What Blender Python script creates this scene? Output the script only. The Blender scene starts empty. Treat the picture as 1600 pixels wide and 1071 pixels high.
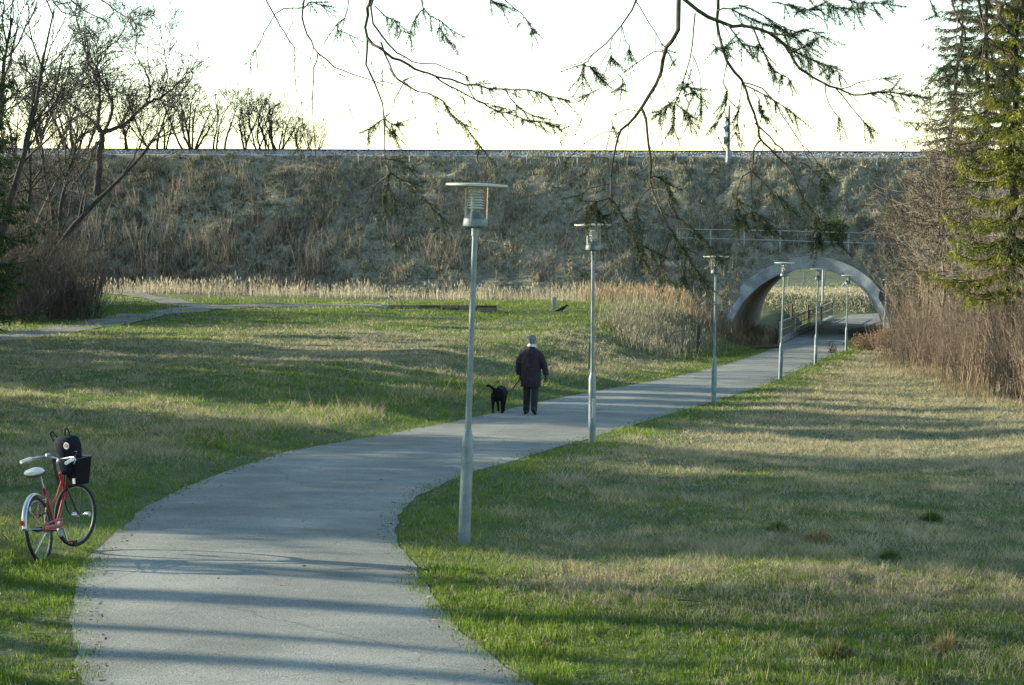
import bpy, math, random
import numpy as np
from mathutils import Vector, Matrix

# ------------------------------------------------------------------ camera, sky, sun, exposure
S = bpy.context.scene
COL = S.collection
F_PX = 3200.0                      # focal length in photo pixels (1600 wide)
PITCH = math.atan((535.5 - 330.0) / F_PX)
ROLL = 0.0099
CAM = np.array([0.0, 0.0, 2.7])
f_ = np.array([0, math.cos(PITCH), -math.sin(PITCH)])
u0 = np.array([0, math.sin(PITCH), math.cos(PITCH)])
r0 = np.array([1.0, 0, 0])
cr = r0 * math.cos(ROLL) + u0 * math.sin(ROLL)
cu = u0 * math.cos(ROLL) - r0 * math.sin(ROLL)
cam_d = bpy.data.cameras.new('camera')
cam_d.sensor_width = 36.0
cam_d.lens = 36.0 * F_PX / 1600.0
cam_d.clip_start = 0.1
cam_d.clip_end = 3000
cam = bpy.data.objects.new('camera', cam_d)
M = Matrix.Identity(4)
for i in range(3):
    M[i][0] = cr[i]; M[i][1] = cu[i]; M[i][2] = -f_[i]; M[i][3] = CAM[i]
cam.matrix_world = M
COL.objects.link(cam)
S.camera = cam

SUN_AZ = math.radians(-72.0)       # clockwise from +Y: low sun on the left, a little beyond the scene
SUN_EL = math.radians(14.0)
world = bpy.data.worlds.new('World'); S.world = world; world.use_nodes = True
wn = world.node_tree
sky = wn.nodes.new('ShaderNodeTexSky'); sky.sky_type = 'NISHITA'; sky.sun_disc = False
sky.sun_elevation = SUN_EL; sky.sun_rotation = SUN_AZ
sky.air_density = 1.0; sky.dust_density = 0.1; sky.ozone_density = 0.25; sky.altitude = 20
wn.links.new(sky.outputs[0], wn.nodes['Background'].inputs[0])
wn.nodes['Background'].inputs[1].default_value = 0.125
sd = np.array([math.sin(SUN_AZ) * math.cos(SUN_EL), math.cos(SUN_AZ) * math.cos(SUN_EL), math.sin(SUN_EL)])
sun_d = bpy.data.lights.new('sun', 'SUN'); sun_d.energy = 5.0; sun_d.angle = math.radians(0.55)
sun_d.color = (1.0, 0.85, 0.62)
sun = bpy.data.objects.new('sun', sun_d); COL.objects.link(sun)
sun.rotation_euler = Vector(-sd).to_track_quat('-Z', 'Y').to_euler()
S.view_settings.view_transform = 'Standard'
S.view_settings.look = 'None'
S.view_settings.gamma = 1.0
S.view_settings.use_curve_mapping = False
S.view_settings.exposure = 1.58
S.view_settings.use_white_balance = True
S.view_settings.white_balance_temperature = 6150
S.view_settings.white_balance_tint = 2
S.cycles.max_bounces = 6
S.cycles.transparent_max_bounces = 12
S.cycles.use_denoising = True

# ------------------------------------------------------------------ helpers
rng = np.random.default_rng(7)
random.seed(7)

def ray(px, py):
    return f_ + cr * (px - 800) / F_PX + cu * (535.5 - py) / F_PX
def P(px, py, Y):
    d = ray(px, py); return CAM + d * (Y / d[1])
SLOPE = (460 - 330) / F_PX
def G(px, py):
    d = ray(px, py); t = -CAM[2] / (d[2] + SLOPE * d[1]); return CAM + d * t
def hit(px, py, y0=10., y1=170.):
    Y = np.linspace(y0, y1, 3200); d = ray(px, py); t = Y / d[1]
    X = CAM[0] + d[0] * t; Z = CAM[2] + d[2] * t
    g = gz(X, Y); k = np.argmax(Z <= g)
    return np.array([X[k], Y[k], g[k]])

def sstep(a, b, x):
    t = np.clip((x - a) / (b - a), 0, 1); return t * t * (3 - 2 * t)
def hsh(ix, iy, s):
    v = np.sin(ix * 127.1 + iy * 311.7 + s * 74.7) * 43758.5453; return v - np.floor(v)
def vnoise(x, y, s=0):
    x = np.asarray(x, float); y = np.asarray(y, float)
    ix = np.floor(x); iy = np.floor(y); fx = x - ix; fy = y - iy
    fx = fx * fx * (3 - 2 * fx); fy = fy * fy * (3 - 2 * fy)
    a = hsh(ix, iy, s); b = hsh(ix + 1, iy, s); c = hsh(ix, iy + 1, s); d = hsh(ix + 1, iy + 1, s)
    return (a * (1 - fx) + b * fx) * (1 - fy) + (c * (1 - fx) + d * fx) * fy
def fbm(x, y, s=0, o=3):
    r = 0; a = 0.5; t = 0
    for i in range(o):
        r = r + a * vnoise(x * 2 ** i, y * 2 ** i, s + i * 3.1); t += a; a *= 0.5
    return r / t

def tag(o, label=None, cat=None, group=None, kind=None):
    if label: o['label'] = label
    if cat: o['category'] = cat
    if group: o['group'] = group
    if kind: o['kind'] = kind
    return o
def empty(name, loc=(0, 0, 0), rz=0.0):
    o = bpy.data.objects.new(name, None); COL.objects.link(o)
    o.location = loc; o.rotation_euler = (0, 0, rz); o.empty_display_size = 0.2
    return o
def link(name, me, parent=None):
    o = bpy.data.objects.new(name, me); COL.objects.link(o)
    if parent is not None: o.parent = parent
    return o
def np_mesh(name, V, Fa, mat, col=None, smooth=False):
    """V (n,3); Fa (m,3) or (m,4) int array, or list of such arrays"""
    me = bpy.data.meshes.new(name)
    if not isinstance(Fa, list): Fa = [Fa]
    Fa = [np.asarray(a, np.int32) for a in Fa if len(a)]
    V = np.asarray(V, np.float32)
    me.vertices.add(len(V)); me.vertices.foreach_set('co', V.ravel())
    li = np.concatenate([a.ravel() for a in Fa])
    tot = np.concatenate([np.full(len(a), a.shape[1], np.int32) for a in Fa])
    st = np.concatenate([[0], np.cumsum(tot)[:-1]]).astype(np.int32)
    me.loops.add(len(li)); me.loops.foreach_set('vertex_index', li)
    me.polygons.add(len(tot)); me.polygons.foreach_set('loop_start', st)
    if smooth: me.polygons.foreach_set('use_smooth', np.ones(len(tot), bool))
    me.update(calc_edges=True)
    if col is not None:
        at = me.color_attributes.new('Col', 'FLOAT_COLOR', 'POINT')
        c4 = np.ones((len(V), 4), np.float32); c4[:, :3] = col
        at.data.foreach_set('color', c4.ravel())
    if mat is not None: me.materials.append(mat)
    return me

class MB:
    """collects boxes, tubes and lofts into one mesh"""
    def __init__(s): s.v = []; s.f = []; s.n = 0
    def add(s, V, Fs):
        V = np.asarray(V, float); s.v.append(V)
        for f in Fs: s.f.append([i + s.n for i in f])
        s.n += len(V); return s
    def box(s, c, d, R=None, taper=1.0):
        c = np.asarray(c, float); d = np.asarray(d, float) / 2
        V = np.array([[x * (taper if z > 0 else 1), y * (taper if z > 0 else 1), z] for z in (-1, 1) for x, y in ((-1, -1), (1, -1), (1, 1), (-1, 1))]) * d
        if R is not None: V = V @ np.asarray(R).T
        return s.add(V + c, [[3, 2, 1, 0], [4, 5, 6, 7], [0, 1, 5, 4], [1, 2, 6, 5], [2, 3, 7, 6], [3, 0, 4, 7]])
    def loft(s, pts, rad, n=8, side=None, cap=True):
        pts = np.asarray(pts, float); m = len(pts)
        rad = [(r, r) if np.isscalar(r) else r for r in (rad if hasattr(rad, '__len__') else [rad] * m)]
        V = []
        for i in range(m):
            t = pts[min(i + 1, m - 1)] - pts[max(i - 1, 0)]; t = t / (np.linalg.norm(t) + 1e-9)
            sd_ = np.asarray(side if side is not None else ((1, 0, 0) if abs(t[0]) < 0.8 else (0, 1, 0)), float)
            b = sd_ - t * (sd_ @ t); b /= np.linalg.norm(b) + 1e-9; c = np.cross(t, b)
            for k in range(n):
                a = 2 * math.pi * k / n
                V.append(pts[i] + rad[i][0] * math.cos(a) * b + rad[i][1] * math.sin(a) * c)
        Fs = [[i * n + k, i * n + (k + 1) % n, (i + 1) * n + (k + 1) % n, (i + 1) * n + k] for i in range(m - 1) for k in range(n)]
        if cap:
            Fs.append(list(range(n))[::-1]); Fs.append([(m - 1) * n + k for k in range(n)])
        return s.add(V, Fs)
    def tube(s, a, b, r0_, r1_=None, n=8): return s.loft([a, b], [r0_, r0_ if r1_ is None else r1_], n)
    def lathe(s, prof, n=16, c=(0, 0, 0), close=False):
        V = [(c[0] + r * math.cos(2 * math.pi * k / n), c[1] + r * math.sin(2 * math.pi * k / n), c[2] + z) for r, z in prof for k in range(n)]
        m = len(prof)
        Fs = [[i * n + k, i * n + (k + 1) % n, (i + 1) * n + (k + 1) % n, (i + 1) * n + k] for i in range(m - 1) for k in range(n)]
        if prof[0][0] > 1e-6: Fs.append(list(range(n))[::-1])
        if prof[-1][0] > 1e-6: Fs.append([(m - 1) * n + k for k in range(n)])
        return s.add(V, Fs)
    def torus(s, c, R, r, ax, n=40, m=8):
        ax = np.asarray(ax, float); ax /= np.linalg.norm(ax)
        e1 = np.cross(ax, (0, 0, 1)); e1 = e1 if np.linalg.norm(e1) > 0.1 else np.cross(ax, (1, 0, 0)); e1 /= np.linalg.norm(e1); e2 = np.cross(ax, e1)
        V = []
        for i in range(n):
            a = 2 * math.pi * i / n; d = e1 * math.cos(a) + e2 * math.sin(a)
            for k in range(m):
                b = 2 * math.pi * k / m; V.append(np.asarray(c) + d * (R + r * math.cos(b)) + ax * r * math.sin(b))
        return s.add(V, [[i * m + k, ((i + 1) % n) * m + k, ((i + 1) % n) * m + (k + 1) % m, i * m + (k + 1) % m] for i in range(n) for k in range(m)])
    def build(s, name, mat, parent=None, smooth=True, angle=40, remesh=None, smooth_it=4):
        me = bpy.data.meshes.new(name)
        me.from_pydata(np.concatenate(s.v).tolist(), [], s.f); me.update()
        if mat is not None: me.materials.append(mat)
        o = link(name, me, parent)
        if remesh:
            md = o.modifiers.new('r', 'REMESH'); md.mode = 'VOXEL'; md.voxel_size = remesh; md.use_smooth_shade = True
            if smooth_it:
                ms = o.modifiers.new('s', 'SMOOTH'); ms.iterations = smooth_it; ms.factor = 0.5
        elif smooth:
            me.polygons.foreach_set('use_smooth', np.ones(len(me.polygons), bool))
            try: me.set_sharp_from_angle(angle=math.radians(angle))
            except Exception: pass
        return o

def segs_mesh(P0, P1, R0, R1, n=3, C=None):
    """many tapered twigs as open n-sided tubes, all at once"""
    P0 = np.asarray(P0, float); P1 = np.asarray(P1, float); R0 = np.asarray(R0, float); R1 = np.asarray(R1, float)
    d = P1 - P0; L = np.linalg.norm(d, axis=1, keepdims=True) + 1e-9; t = d / L
    ref = np.where(np.abs(t[:, 2:3]) > 0.9, np.array([[1.0, 0, 0]]), np.array([[0, 0, 1.0]]))
    b = np.cross(t, ref); b /= np.linalg.norm(b, axis=1, keepdims=True) + 1e-9; c = np.cross(t, b)
    P0 = P0 - t * R0[:, None] * 0.4
    m = len(P0); V = np.empty((m, 2 * n, 3))
    for k in range(n):
        a = 2 * math.pi * k / n; o = b * math.cos(a) + c * math.sin(a)
        V[:, k] = P0 + o * R0[:, None]; V[:, n + k] = P1 + o * R1[:, None]
    base = (np.arange(m) * 2 * n)[:, None]
    Fs = np.concatenate([base + np.array([[k, (k + 1) % n, n + (k + 1) % n, n + k]]) for k in range(n)])
    Cc = None if C is None else np.repeat(np.asarray(C, float), 2 * n, axis=0)
    return V.reshape(-1, 3), Fs, Cc

def blades(Pp, h, w, lean, col, bend=False, az=None, laz=None):
    N = len(Pp); az = rng.uniform(0, 2 * math.pi, N) if az is None else az
    laz = rng.uniform(0, 2 * math.pi, N) if laz is None else laz
    sx = np.stack([np.cos(az), np.sin(az), np.zeros(N)], 1) * (w / 2)[:, None]
    lv = np.stack([np.cos(laz), np.sin(laz), np.zeros(N)], 1) * (h * lean)[:, None]
    up = np.zeros((N, 3)); up[:, 2] = h
    if not bend:
        V = np.stack([Pp - sx, Pp + sx, Pp + up * np.sqrt(np.clip(1 - 0.5 * lean ** 2, .15, 1))[:, None] + lv], 1)
        Fs = np.arange(3 * N).reshape(N, 3); return V.reshape(-1, 3), Fs, np.repeat(col, 3, 0)
    z1 = (up * 0.62); z2 = up * np.clip(1 - 0.75 * lean ** 2, -0.6, 1)[:, None]
    V = np.stack([Pp - sx, Pp + sx, Pp + z1 + lv * 0.35 + sx * 0.7, Pp + z1 + lv * 0.35 - sx * 0.7, Pp + z2 + lv], 1)
    b = (np.arange(N) * 5)[:, None]
    Fs = np.concatenate([b + [[0, 1, 2]], b + [[0, 2, 3]], b + [[3, 2, 4]]])
    return V.reshape(-1, 3), Fs, np.repeat(col, 5, 0)

def merge(parts):
    V = []; Fs = []; C = []; n = 0
    for v, f, c in parts:
        V.append(v); Fs.append(np.asarray(f) + n); C.append(c); n += len(v)
    q = {}
    for f in Fs: q.setdefault(f.shape[1], []).append(f)
    return np.concatenate(V), [np.concatenate(x) for x in q.values()], (None if C[0] is None else np.concatenate(C))

# ------------------------------------------------------------------ materials
def new_mat(name):
    m = bpy.data.materials.new(name); m.use_nodes = True; return m, m.node_tree, m.node_tree.nodes['Principled BSDF']
def mat_plain(name, c, rough=0.5, metal=0.0, spec=0.5):
    m, t, b = new_mat(name); b.inputs['Base Color'].default_value = (*c, 1); b.inputs['Roughness'].default_value = rough
    b.inputs['Metallic'].default_value = metal; b.inputs['Specular IOR Level'].default_value = spec
    return m
def mat_noise(name, c1, c2, scale=6, rough=0.8, bump=0.0, detail=6, metal=0.0, stretch=None, lo=0.35, hi=0.65, spec=0.3, fine=None):
    m, t, b = new_mat(name); N = t.nodes; Lk = t.links.new
    tc = N.new('ShaderNodeTexCoord'); src = tc.outputs['Object']
    if stretch:
        mp = N.new('ShaderNodeMapping'); mp.inputs['Scale'].default_value = stretch; Lk(src, mp.inputs[0]); src = mp.outputs[0]
    nz = N.new('ShaderNodeTexNoise'); nz.inputs['Scale'].default_value = scale; nz.inputs['Detail'].default_value = detail; nz.inputs['Roughness'].default_value = 0.62
    Lk(src, nz.inputs['Vector'])
    cr_ = N.new('ShaderNodeValToRGB'); cr_.color_ramp.elements[0].position = lo; cr_.color_ramp.elements[1].position = hi
    cr_.color_ramp.elements[0].color = (*c1, 1); cr_.color_ramp.elements[1].color = (*c2, 1)
    Lk(nz.outputs['Fac'], cr_.inputs[0]); out = cr_.outputs[0]
    if fine:
        n2 = N.new('ShaderNodeTexNoise'); n2.inputs['Scale'].default_value = fine[0]; n2.inputs['Detail'].default_value = 3; Lk(src, n2.inputs['Vector'])
        mr = N.new('ShaderNodeMapRange'); mr.inputs[1].default_value = 0.3; mr.inputs[2].default_value = 0.7; mr.inputs[3].default_value = 1 - fine[1]; mr.inputs[4].default_value = 1 + fine[1]
        Lk(n2.outputs['Fac'], mr.inputs[0])
        mx = N.new('ShaderNodeVectorMath'); mx.operation = 'SCALE'; Lk(out, mx.inputs[0]); Lk(mr.outputs[0], mx.inputs['Scale']); out = mx.outputs[0]
    Lk(out, b.inputs['Base Color'])
    b.inputs['Roughness'].default_value = rough; b.inputs['Metallic'].default_value = metal; b.inputs['Specular IOR Level'].default_value = spec
    if bump:
        bp = N.new('ShaderNodeBump'); bp.inputs['Strength'].default_value = bump; bp.inputs['Distance'].default_value = 0.02
        Lk((n2 if fine else nz).outputs['Fac'], bp.inputs['Height']); Lk(bp.outputs[0], b.inputs['Normal'])
    return m
def mat_leaf(name, trans=0.35, rough=0.6):
    m, t, b = new_mat(name); N = t.nodes; Lk = t.links.new
    a = N.new('ShaderNodeAttribute'); a.attribute_name = 'Col'
    Lk(a.outputs['Color'], b.inputs['Base Color']); b.inputs['Roughness'].default_value = rough; b.inputs['Specular IOR Level'].default_value = 0.25
    tr = N.new('ShaderNodeBsdfTranslucent'); Lk(a.outputs['Color'], tr.inputs[0])
    mx = N.new('ShaderNodeMixShader'); mx.inputs[0].default_value = trans
    Lk(b.outputs[0], mx.inputs[1]); Lk(tr.outputs[0], mx.inputs[2]); Lk(mx.outputs[0], N['Material Output'].inputs[0])
    return m
def mat_attr(name, rough=0.85):
    m, t, b = new_mat(name); a = t.nodes.new('ShaderNodeAttribute'); a.attribute_name = 'Col'
    t.links.new(a.outputs['Color'], b.inputs['Base Color']); b.inputs['Roughness'].default_value = rough; b.inputs['Specular IOR Level'].default_value = 0.2
    return m

M_GRASS = mat_leaf('grass_blades', 0.5)
M_NEEDLE = mat_leaf('conifer_needles', 0.35)
M_STEM = mat_attr('dry_stems')
M_GROUND = mat_noise('turf_soil', (0.042, 0.062, 0.016), (0.095, 0.10, 0.04), 0.9, 0.95, 0.4, fine=(18, .45))
M_BANK = mat_noise('bank_turf', (0.115, 0.112, 0.08), (0.225, 0.212, 0.155), 1.6, 0.95, 0.5, fine=(9, .45))
M_PATH = mat_noise('worn_asphalt', (0.15, 0.152, 0.134), (0.265, 0.262, 0.232), 0.9, 0.9, 0.35, detail=12, fine=(75, .5), lo=.3, hi=.7, spec=.15)
def path_extra(m):
    t = m.node_tree; N = t.nodes; Lk = t.links.new; b = N['Principled BSDF']; src = b.inputs['Base Color'].links[0].from_socket
    tc = N.new('ShaderNodeTexCoord'); big = N.new('ShaderNodeTexNoise'); big.inputs['Scale'].default_value = .28; big.inputs['Detail'].default_value = 7; Lk(tc.outputs['Object'], big.inputs['Vector'])
    mr = N.new('ShaderNodeMapRange'); mr.inputs[1].default_value = .32; mr.inputs[2].default_value = .68; mr.inputs[3].default_value = .80; mr.inputs[4].default_value = 1.14; Lk(big.outputs['Fac'], mr.inputs[0])
    wn_ = N.new('ShaderNodeTexNoise'); wn_.inputs['Scale'].default_value = 1.6; wn_.inputs['Detail'].default_value = 5; Lk(tc.outputs['Object'], wn_.inputs['Vector'])
    ad = N.new('ShaderNodeMixRGB'); ad.inputs[0].default_value = .22; Lk(tc.outputs['Object'], ad.inputs[1]); Lk(wn_.outputs['Color'], ad.inputs[2])
    vo = N.new('ShaderNodeTexVoronoi'); vo.feature = 'DISTANCE_TO_EDGE'; vo.inputs['Scale'].default_value = .42; Lk(ad.outputs[0], vo.inputs['Vector'])
    ck = N.new('ShaderNodeMapRange'); ck.inputs[1].default_value = .0; ck.inputs[2].default_value = .006; ck.inputs[3].default_value = .72; ck.inputs[4].default_value = 1.0; Lk(vo.outputs['Distance'], ck.inputs[0])
    mu = N.new('ShaderNodeMath'); mu.operation = 'MULTIPLY'; Lk(mr.outputs[0], mu.inputs[0]); Lk(ck.outputs[0], mu.inputs[1])
    sc_ = N.new('ShaderNodeVectorMath'); sc_.operation = 'SCALE'; Lk(src, sc_.inputs[0]); Lk(mu.outputs[0], sc_.inputs['Scale']); Lk(sc_.outputs[0], b.inputs['Base Color'])
path_extra(M_PATH)
M_TRACK = mat_noise('gravel_track', (0.09, 0.09, 0.07), (0.19, 0.185, 0.16), 1.5, 0.95, 0.3, fine=(20, .3))
M_CONC = mat_noise('cast_concrete', (0.17, 0.18, 0.18), (0.36, 0.37, 0.36), 1.1, 0.85, 0.25, detail=8, fine=(14, .16))
M_BARREL = mat_noise('tunnel_lining', (0.17, 0.16, 0.145), (0.27, 0.25, 0.22), 0.8, 0.9, 0.2, detail=8, fine=(7, .2))
M_BALLAST = mat_noise('ballast_stone', (0.16, 0.16, 0.16), (0.40, 0.40, 0.39), 2.2, 0.9, 0, detail=2, lo=.3, hi=.7)
M_CESS = mat_noise('cess_gravel', (0.24, 0.25, 0.26), (0.34, 0.35, 0.36), 3, 0.95, 0.2)
M_RAIL = mat_noise('rusty_rail', (0.03, 0.022, 0.018), (0.06, 0.042, 0.03), 4, 0.7)
M_GALV = mat_noise('galvanised_steel', (0.125, 0.155, 0.17), (0.20, 0.235, 0.25), 5, 0.48, 0.05, metal=0.35, fine=(60, .1))
M_GALV2 = mat_noise('weathered_steel', (0.24, 0.265, 0.27), (0.36, 0.385, 0.385), 3, 0.55, 0.05, metal=0.2)
M_DISC = mat_noise('lamp_disc_paint', (0.13, 0.16, 0.10), (0.40, 0.42, 0.36), 3.0, 0.6, 0.1, detail=7, lo=.3, hi=.52)
M_LOUVRE = mat_plain('lamp_louvre_white', (0.62, 0.64, 0.62), 0.45)
M_BARK = mat_noise('dark_bark', (0.024, 0.021, 0.018), (0.06, 0.052, 0.043), 8, 0.95, 0.5, stretch=(1, 1, .25))
M_BARKG = mat_noise('grey_green_bark', (0.07, 0.075, 0.055), (0.14, 0.14, 0.11), 5, 0.95, 0.4, stretch=(1, 1, .3))
M_BIRCH = mat_noise('birch_bark', (0.07, 0.055, 0.045), (0.30, 0.27, 0.23), 3, 0.8, 0.2, stretch=(1, 1, .6), lo=.38, hi=.5)
M_TWIG = mat_noise('spruce_twig_bark', (0.035, 0.026, 0.02), (0.075, 0.055, 0.04), 20, 0.9, 0.2)
M_WOOD = mat_noise('weathered_wood', (0.13, 0.105, 0.08), (0.24, 0.20, 0.155), 4, 0.85, 0.3, stretch=(4, 4, .5))
M_DKWOOD = mat_noise('dark_wet_wood', (0.045, 0.038, 0.03), (0.10, 0.085, 0.065), 4, 0.85, 0.3, stretch=(4, 4, .5))
m, t_, b_ = new_mat('lamp_glass'); M_GLASS = m
b_.inputs['Base Color'].default_value = (0.9, 0.92, 0.9, 1); b_.inputs['Transmission Weight'].default_value = 1.0; b_.inputs['Roughness'].default_value = 0.12; b_.inputs['IOR'].default_value = 1.12

# ------------------------------------------------------------------ terrain functions
AZ_E = math.radians(12.0)
O_E = np.array([17.35, 121.0])                       # middle of the tunnel mouth on the path
U_E = np.array([math.cos(AZ_E), -math.sin(AZ_E)])
V_E = np.array([math.sin(AZ_E), math.cos(AZ_E)])
Z_FLOOR = -SLOPE * 118.0
def uv_xy(u, v): return O_E[0] + u * U_E[0] + v * V_E[0], O_E[1] + u * U_E[1] + v * V_E[1]
def xy_uv(X, Y):
    dx = X - O_E[0]; dy = Y - O_E[1]; return dx * U_E[0] + dy * U_E[1], dx * V_E[0] + dy * V_E[1]

Lpx = [(120, 1071), (113, 960), (125, 890), (160, 850), (230, 790), (330, 745), (450, 705), (600, 680), (730, 655), (860, 625), (950, 608), (1050, 590), (1130, 571), (1190, 552)]
Rpx = [(830, 1071), (720, 985), (660, 910), (622, 845), (622, 805), (650, 775), (720, 745), (830, 712), (930, 683), (1040, 650), (1110, 630), (1190, 605), (1250, 577), (1300, 555), (1330, 545)]
def edge(pxs, pre, post):
    g = np.array([G(*p)[:2] for p in pxs]); a = np.concatenate([np.array(pre, float), g, np.array(post, float)])
    a = a[np.argsort(a[:, 1])]; ys = np.arange(-40, 175, 0.25); xs = np.interp(ys, a[:, 1], a[:, 0])
    k = np.hanning(13); k /= k.sum(); xp = np.pad(xs, 6, mode='edge'); return ys, np.convolve(xp, k, 'valid')
r1 = uv_xy(2.3, -2); r2 = uv_xy(3.5, 27); l1 = uv_xy(-1.05, -2.3); l2 = uv_xy(0.3, 27)
EL = edge(Lpx, [(-1.3, -40), (-1.3, 6)], [l1, l2, (25.4, 153), (30, 157.5), (60, 163)])
ER = edge(Rpx, [(3.0, -40), (2.0, 6)], [r1, (24.6, 140), (27.6, 149), (40, 154), (70, 157)])
def XL(Y): return np.interp(Y, *EL)
def XR(Y): return np.interp(Y, *ER)

def gz(X, Y, lumps=True):
    X = np.asarray(X, float); Y = np.asarray(Y, float)
    z = -SLOPE * np.clip(Y, -40, 118)
    xl = XL(np.clip(Y, -40, 118)); xr = XR(np.clip(Y, -40, 118))
    off = 2.1 * np.clip((Y - 30) / 80, 0, 1.05) ** 1.3
    z = z + off * sstep(1.2, 7.5, xl - X) * (1 - sstep(128, 150, Y))
    # low bank along the left verge, and the mound where the bicycle stands
    z = z + 0.16 * sstep(0.2, 1.6, xl - X) * (1 - sstep(60, 90, Y))
    z = z + 0.30 * sstep(1.6, 3.2, xl - X) * np.exp(-((Y - 24) / 7.0) ** 2)
    # ditch with reeds beside the tunnel railing
    u, v = xy_uv(X, Y)
    z = z - 1.0 * np.exp(-((u + 3.0) / 1.1) ** 2) * sstep(-14, -4, v) * (1 - sstep(30, 36, v))
    # bank beyond the tunnel
    vb = v - 0.06 * u + 2.2 * (vnoise(X * .15, Y * .15, 4) - .5)
    z = z + (1.25 * sstep(33, 42, vb - 6.5 * sstep(1, 5, u)) + 5.0 * sstep(60, 120, vb)) * (Y > 120)
    z = z + 0.5 * sstep(0.5, 4, X - xr) * sstep(105, 116, Y) * (1 - sstep(118, 140, Y))
    inside = (X > xl - 0.25) & (X < xr + 0.25)
    if lumps:
        l = (fbm(X * 0.8, Y * 0.5, 1) - 0.5) * 0.16 + (fbm(X * 0.17, Y * 0.12, 9) - .5) * 0.35
        m_ = sstep(0.1, 2.5, np.maximum(xl - X, X - xr))
        z = z + l * m_
    pin = (X > XL(Y) + .6) & (X < XR(Y) - .6) & (Y > 0)
    return np.where(pin, z - 0.03, z)

def path_z(Y): return -SLOPE * np.clip(Y, -40, 118)

# ground sheet
gx = np.concatenate([[-900, -500, -300, -180, -120, -90, -70], np.arange(-60, -20, 1.5), np.arange(-20, 26, 0.5), np.arange(26, 60, 1.5), [65, 80, 110, 160, 280, 500, 900]])
gy = np.concatenate([[-300, -150, -80, -40, -20, -8, 0, 4], np.arange(8, 60, 0.5), np.arange(60, 176, 1.0), [180, 190, 210, 260, 350, 500, 800, 1500]])
XX, YY = np.meshgrid(gx, gy); ZZ = gz(XX, YY)
nx = len(gx); idx = np.arange(len(gx) * len(gy)).reshape(len(gy), nx)
quads = np.stack([idx[:-1, :-1], idx[:-1, 1:], idx[1:, 1:], idx[1:, :-1]], -1).reshape(-1, 4)
tag(link('ground', np_mesh('ground', np.stack([XX, YY, ZZ], -1).reshape(-1, 3), quads, M_GROUND, smooth=True)), kind='structure')

# asphalt path
py_ = np.concatenate([np.arange(2, 60, 0.2), np.arange(60, 163, 0.6)])
NC = 9
tt = np.linspace(0, 1, NC)
jl = (fbm(py_ * 1.3, 0 * py_, 21, 4) - .5) * 0.13; jr = (fbm(py_ * 1.3, 0 * py_, 22, 4) - .5) * 0.13
pxl = XL(py_) + jl; pxr = XR(py_) + jr
Xp = pxl[:, None] * (1 - tt) + pxr[:, None] * tt
Zp = path_z(py_)[:, None] + 0.008 + 0.02 * (1 - (2 * tt - 1) ** 2)[None, :]
pi = np.arange(len(py_) * NC).reshape(-1, NC)
pq = np.stack([pi[:-1, :-1], pi[:-1, 1:], pi[1:, 1:], pi[1:, :-1]], -1).reshape(-1, 4)
tag(link('path', np_mesh('path', np.stack([Xp, np.repeat(py_[:, None], NC, 1), Zp], -1).reshape(-1, 3), pq, M_PATH, smooth=True)), kind='structure')

# gravel farm track crossing the left field
def strip(name, pts, width, mat):
    pts = np.array(pts, float); t = np.linspace(0, len(pts) - 1, 90)
    x = np.interp(t, range(len(pts)), pts[:, 0]); y = np.interp(t, range(len(pts)), pts[:, 1])
    k = np.ones(7) / 7; x[3:-3] = np.convolve(x, k, 'valid'); y[3:-3] = np.convolve(y, k, 'valid')
    dx = np.gradient(x); dy = np.gradient(y); l = np.hypot(dx, dy); nx_ = -dy / l; ny_ = dx / l
    ws = np.linspace(-1, 1, 7)
    wv = width * (1 + .25 * (vnoise(t * 1.7, t * 0, 5) - .5))
    X = x[:, None] + nx_[:, None] * ws * wv[:, None] / 2; Y = y[:, None] + ny_[:, None] * ws * wv[:, None] / 2
    # follow the ground mesh itself (bilinear over its grid)
    def gm(X, Y):
        i = np.clip(np.searchsorted(gx, X) - 1, 0, len(gx) - 2); j = np.clip(np.searchsorted(gy, Y) - 1, 0, len(gy) - 2)
        a = (X - gx[i]) / (gx[i + 1] - gx[i]); b = (Y - gy[j]) / (gy[j + 1] - gy[j])
        return (ZZ[j, i] * (1 - a) + ZZ[j, i + 1] * a) * (1 - b) + (ZZ[j + 1, i] * (1 - a) + ZZ[j + 1, i + 1] * a) * b
    Z = gm(X, Y) + 0.035
    ii = np.arange(X.size).reshape(X.shape); q = np.stack([ii[:-1, :-1], ii[:-1, 1:], ii[1:, 1:], ii[1:, :-1]], -1).reshape(-1, 4)
    tag(link(name, np_mesh(name, np.stack([X, Y, Z], -1).reshape(-1, 3), q, mat, smooth=True)), kind='structure')
    return x, y
TR = []
h_ = lambda a: hit(*a)[:2]
trk = [h_(p) for p in ((-60, 542), (0, 531), (120, 512), (230, 492), (300, 482), (380, 477), (480, 477), (560, 479), (600, 480))]
TR.append((*strip('dirt_track', trk, 2.4, M_TRACK), 1.2))
trk2 = [h_(p) for p in ((330, 481), (270, 473), (215, 463), (170, 456))]
TR.append((*strip('dirt_track_fork', trk2, 2.0, M_TRACK), 1.0))

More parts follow.
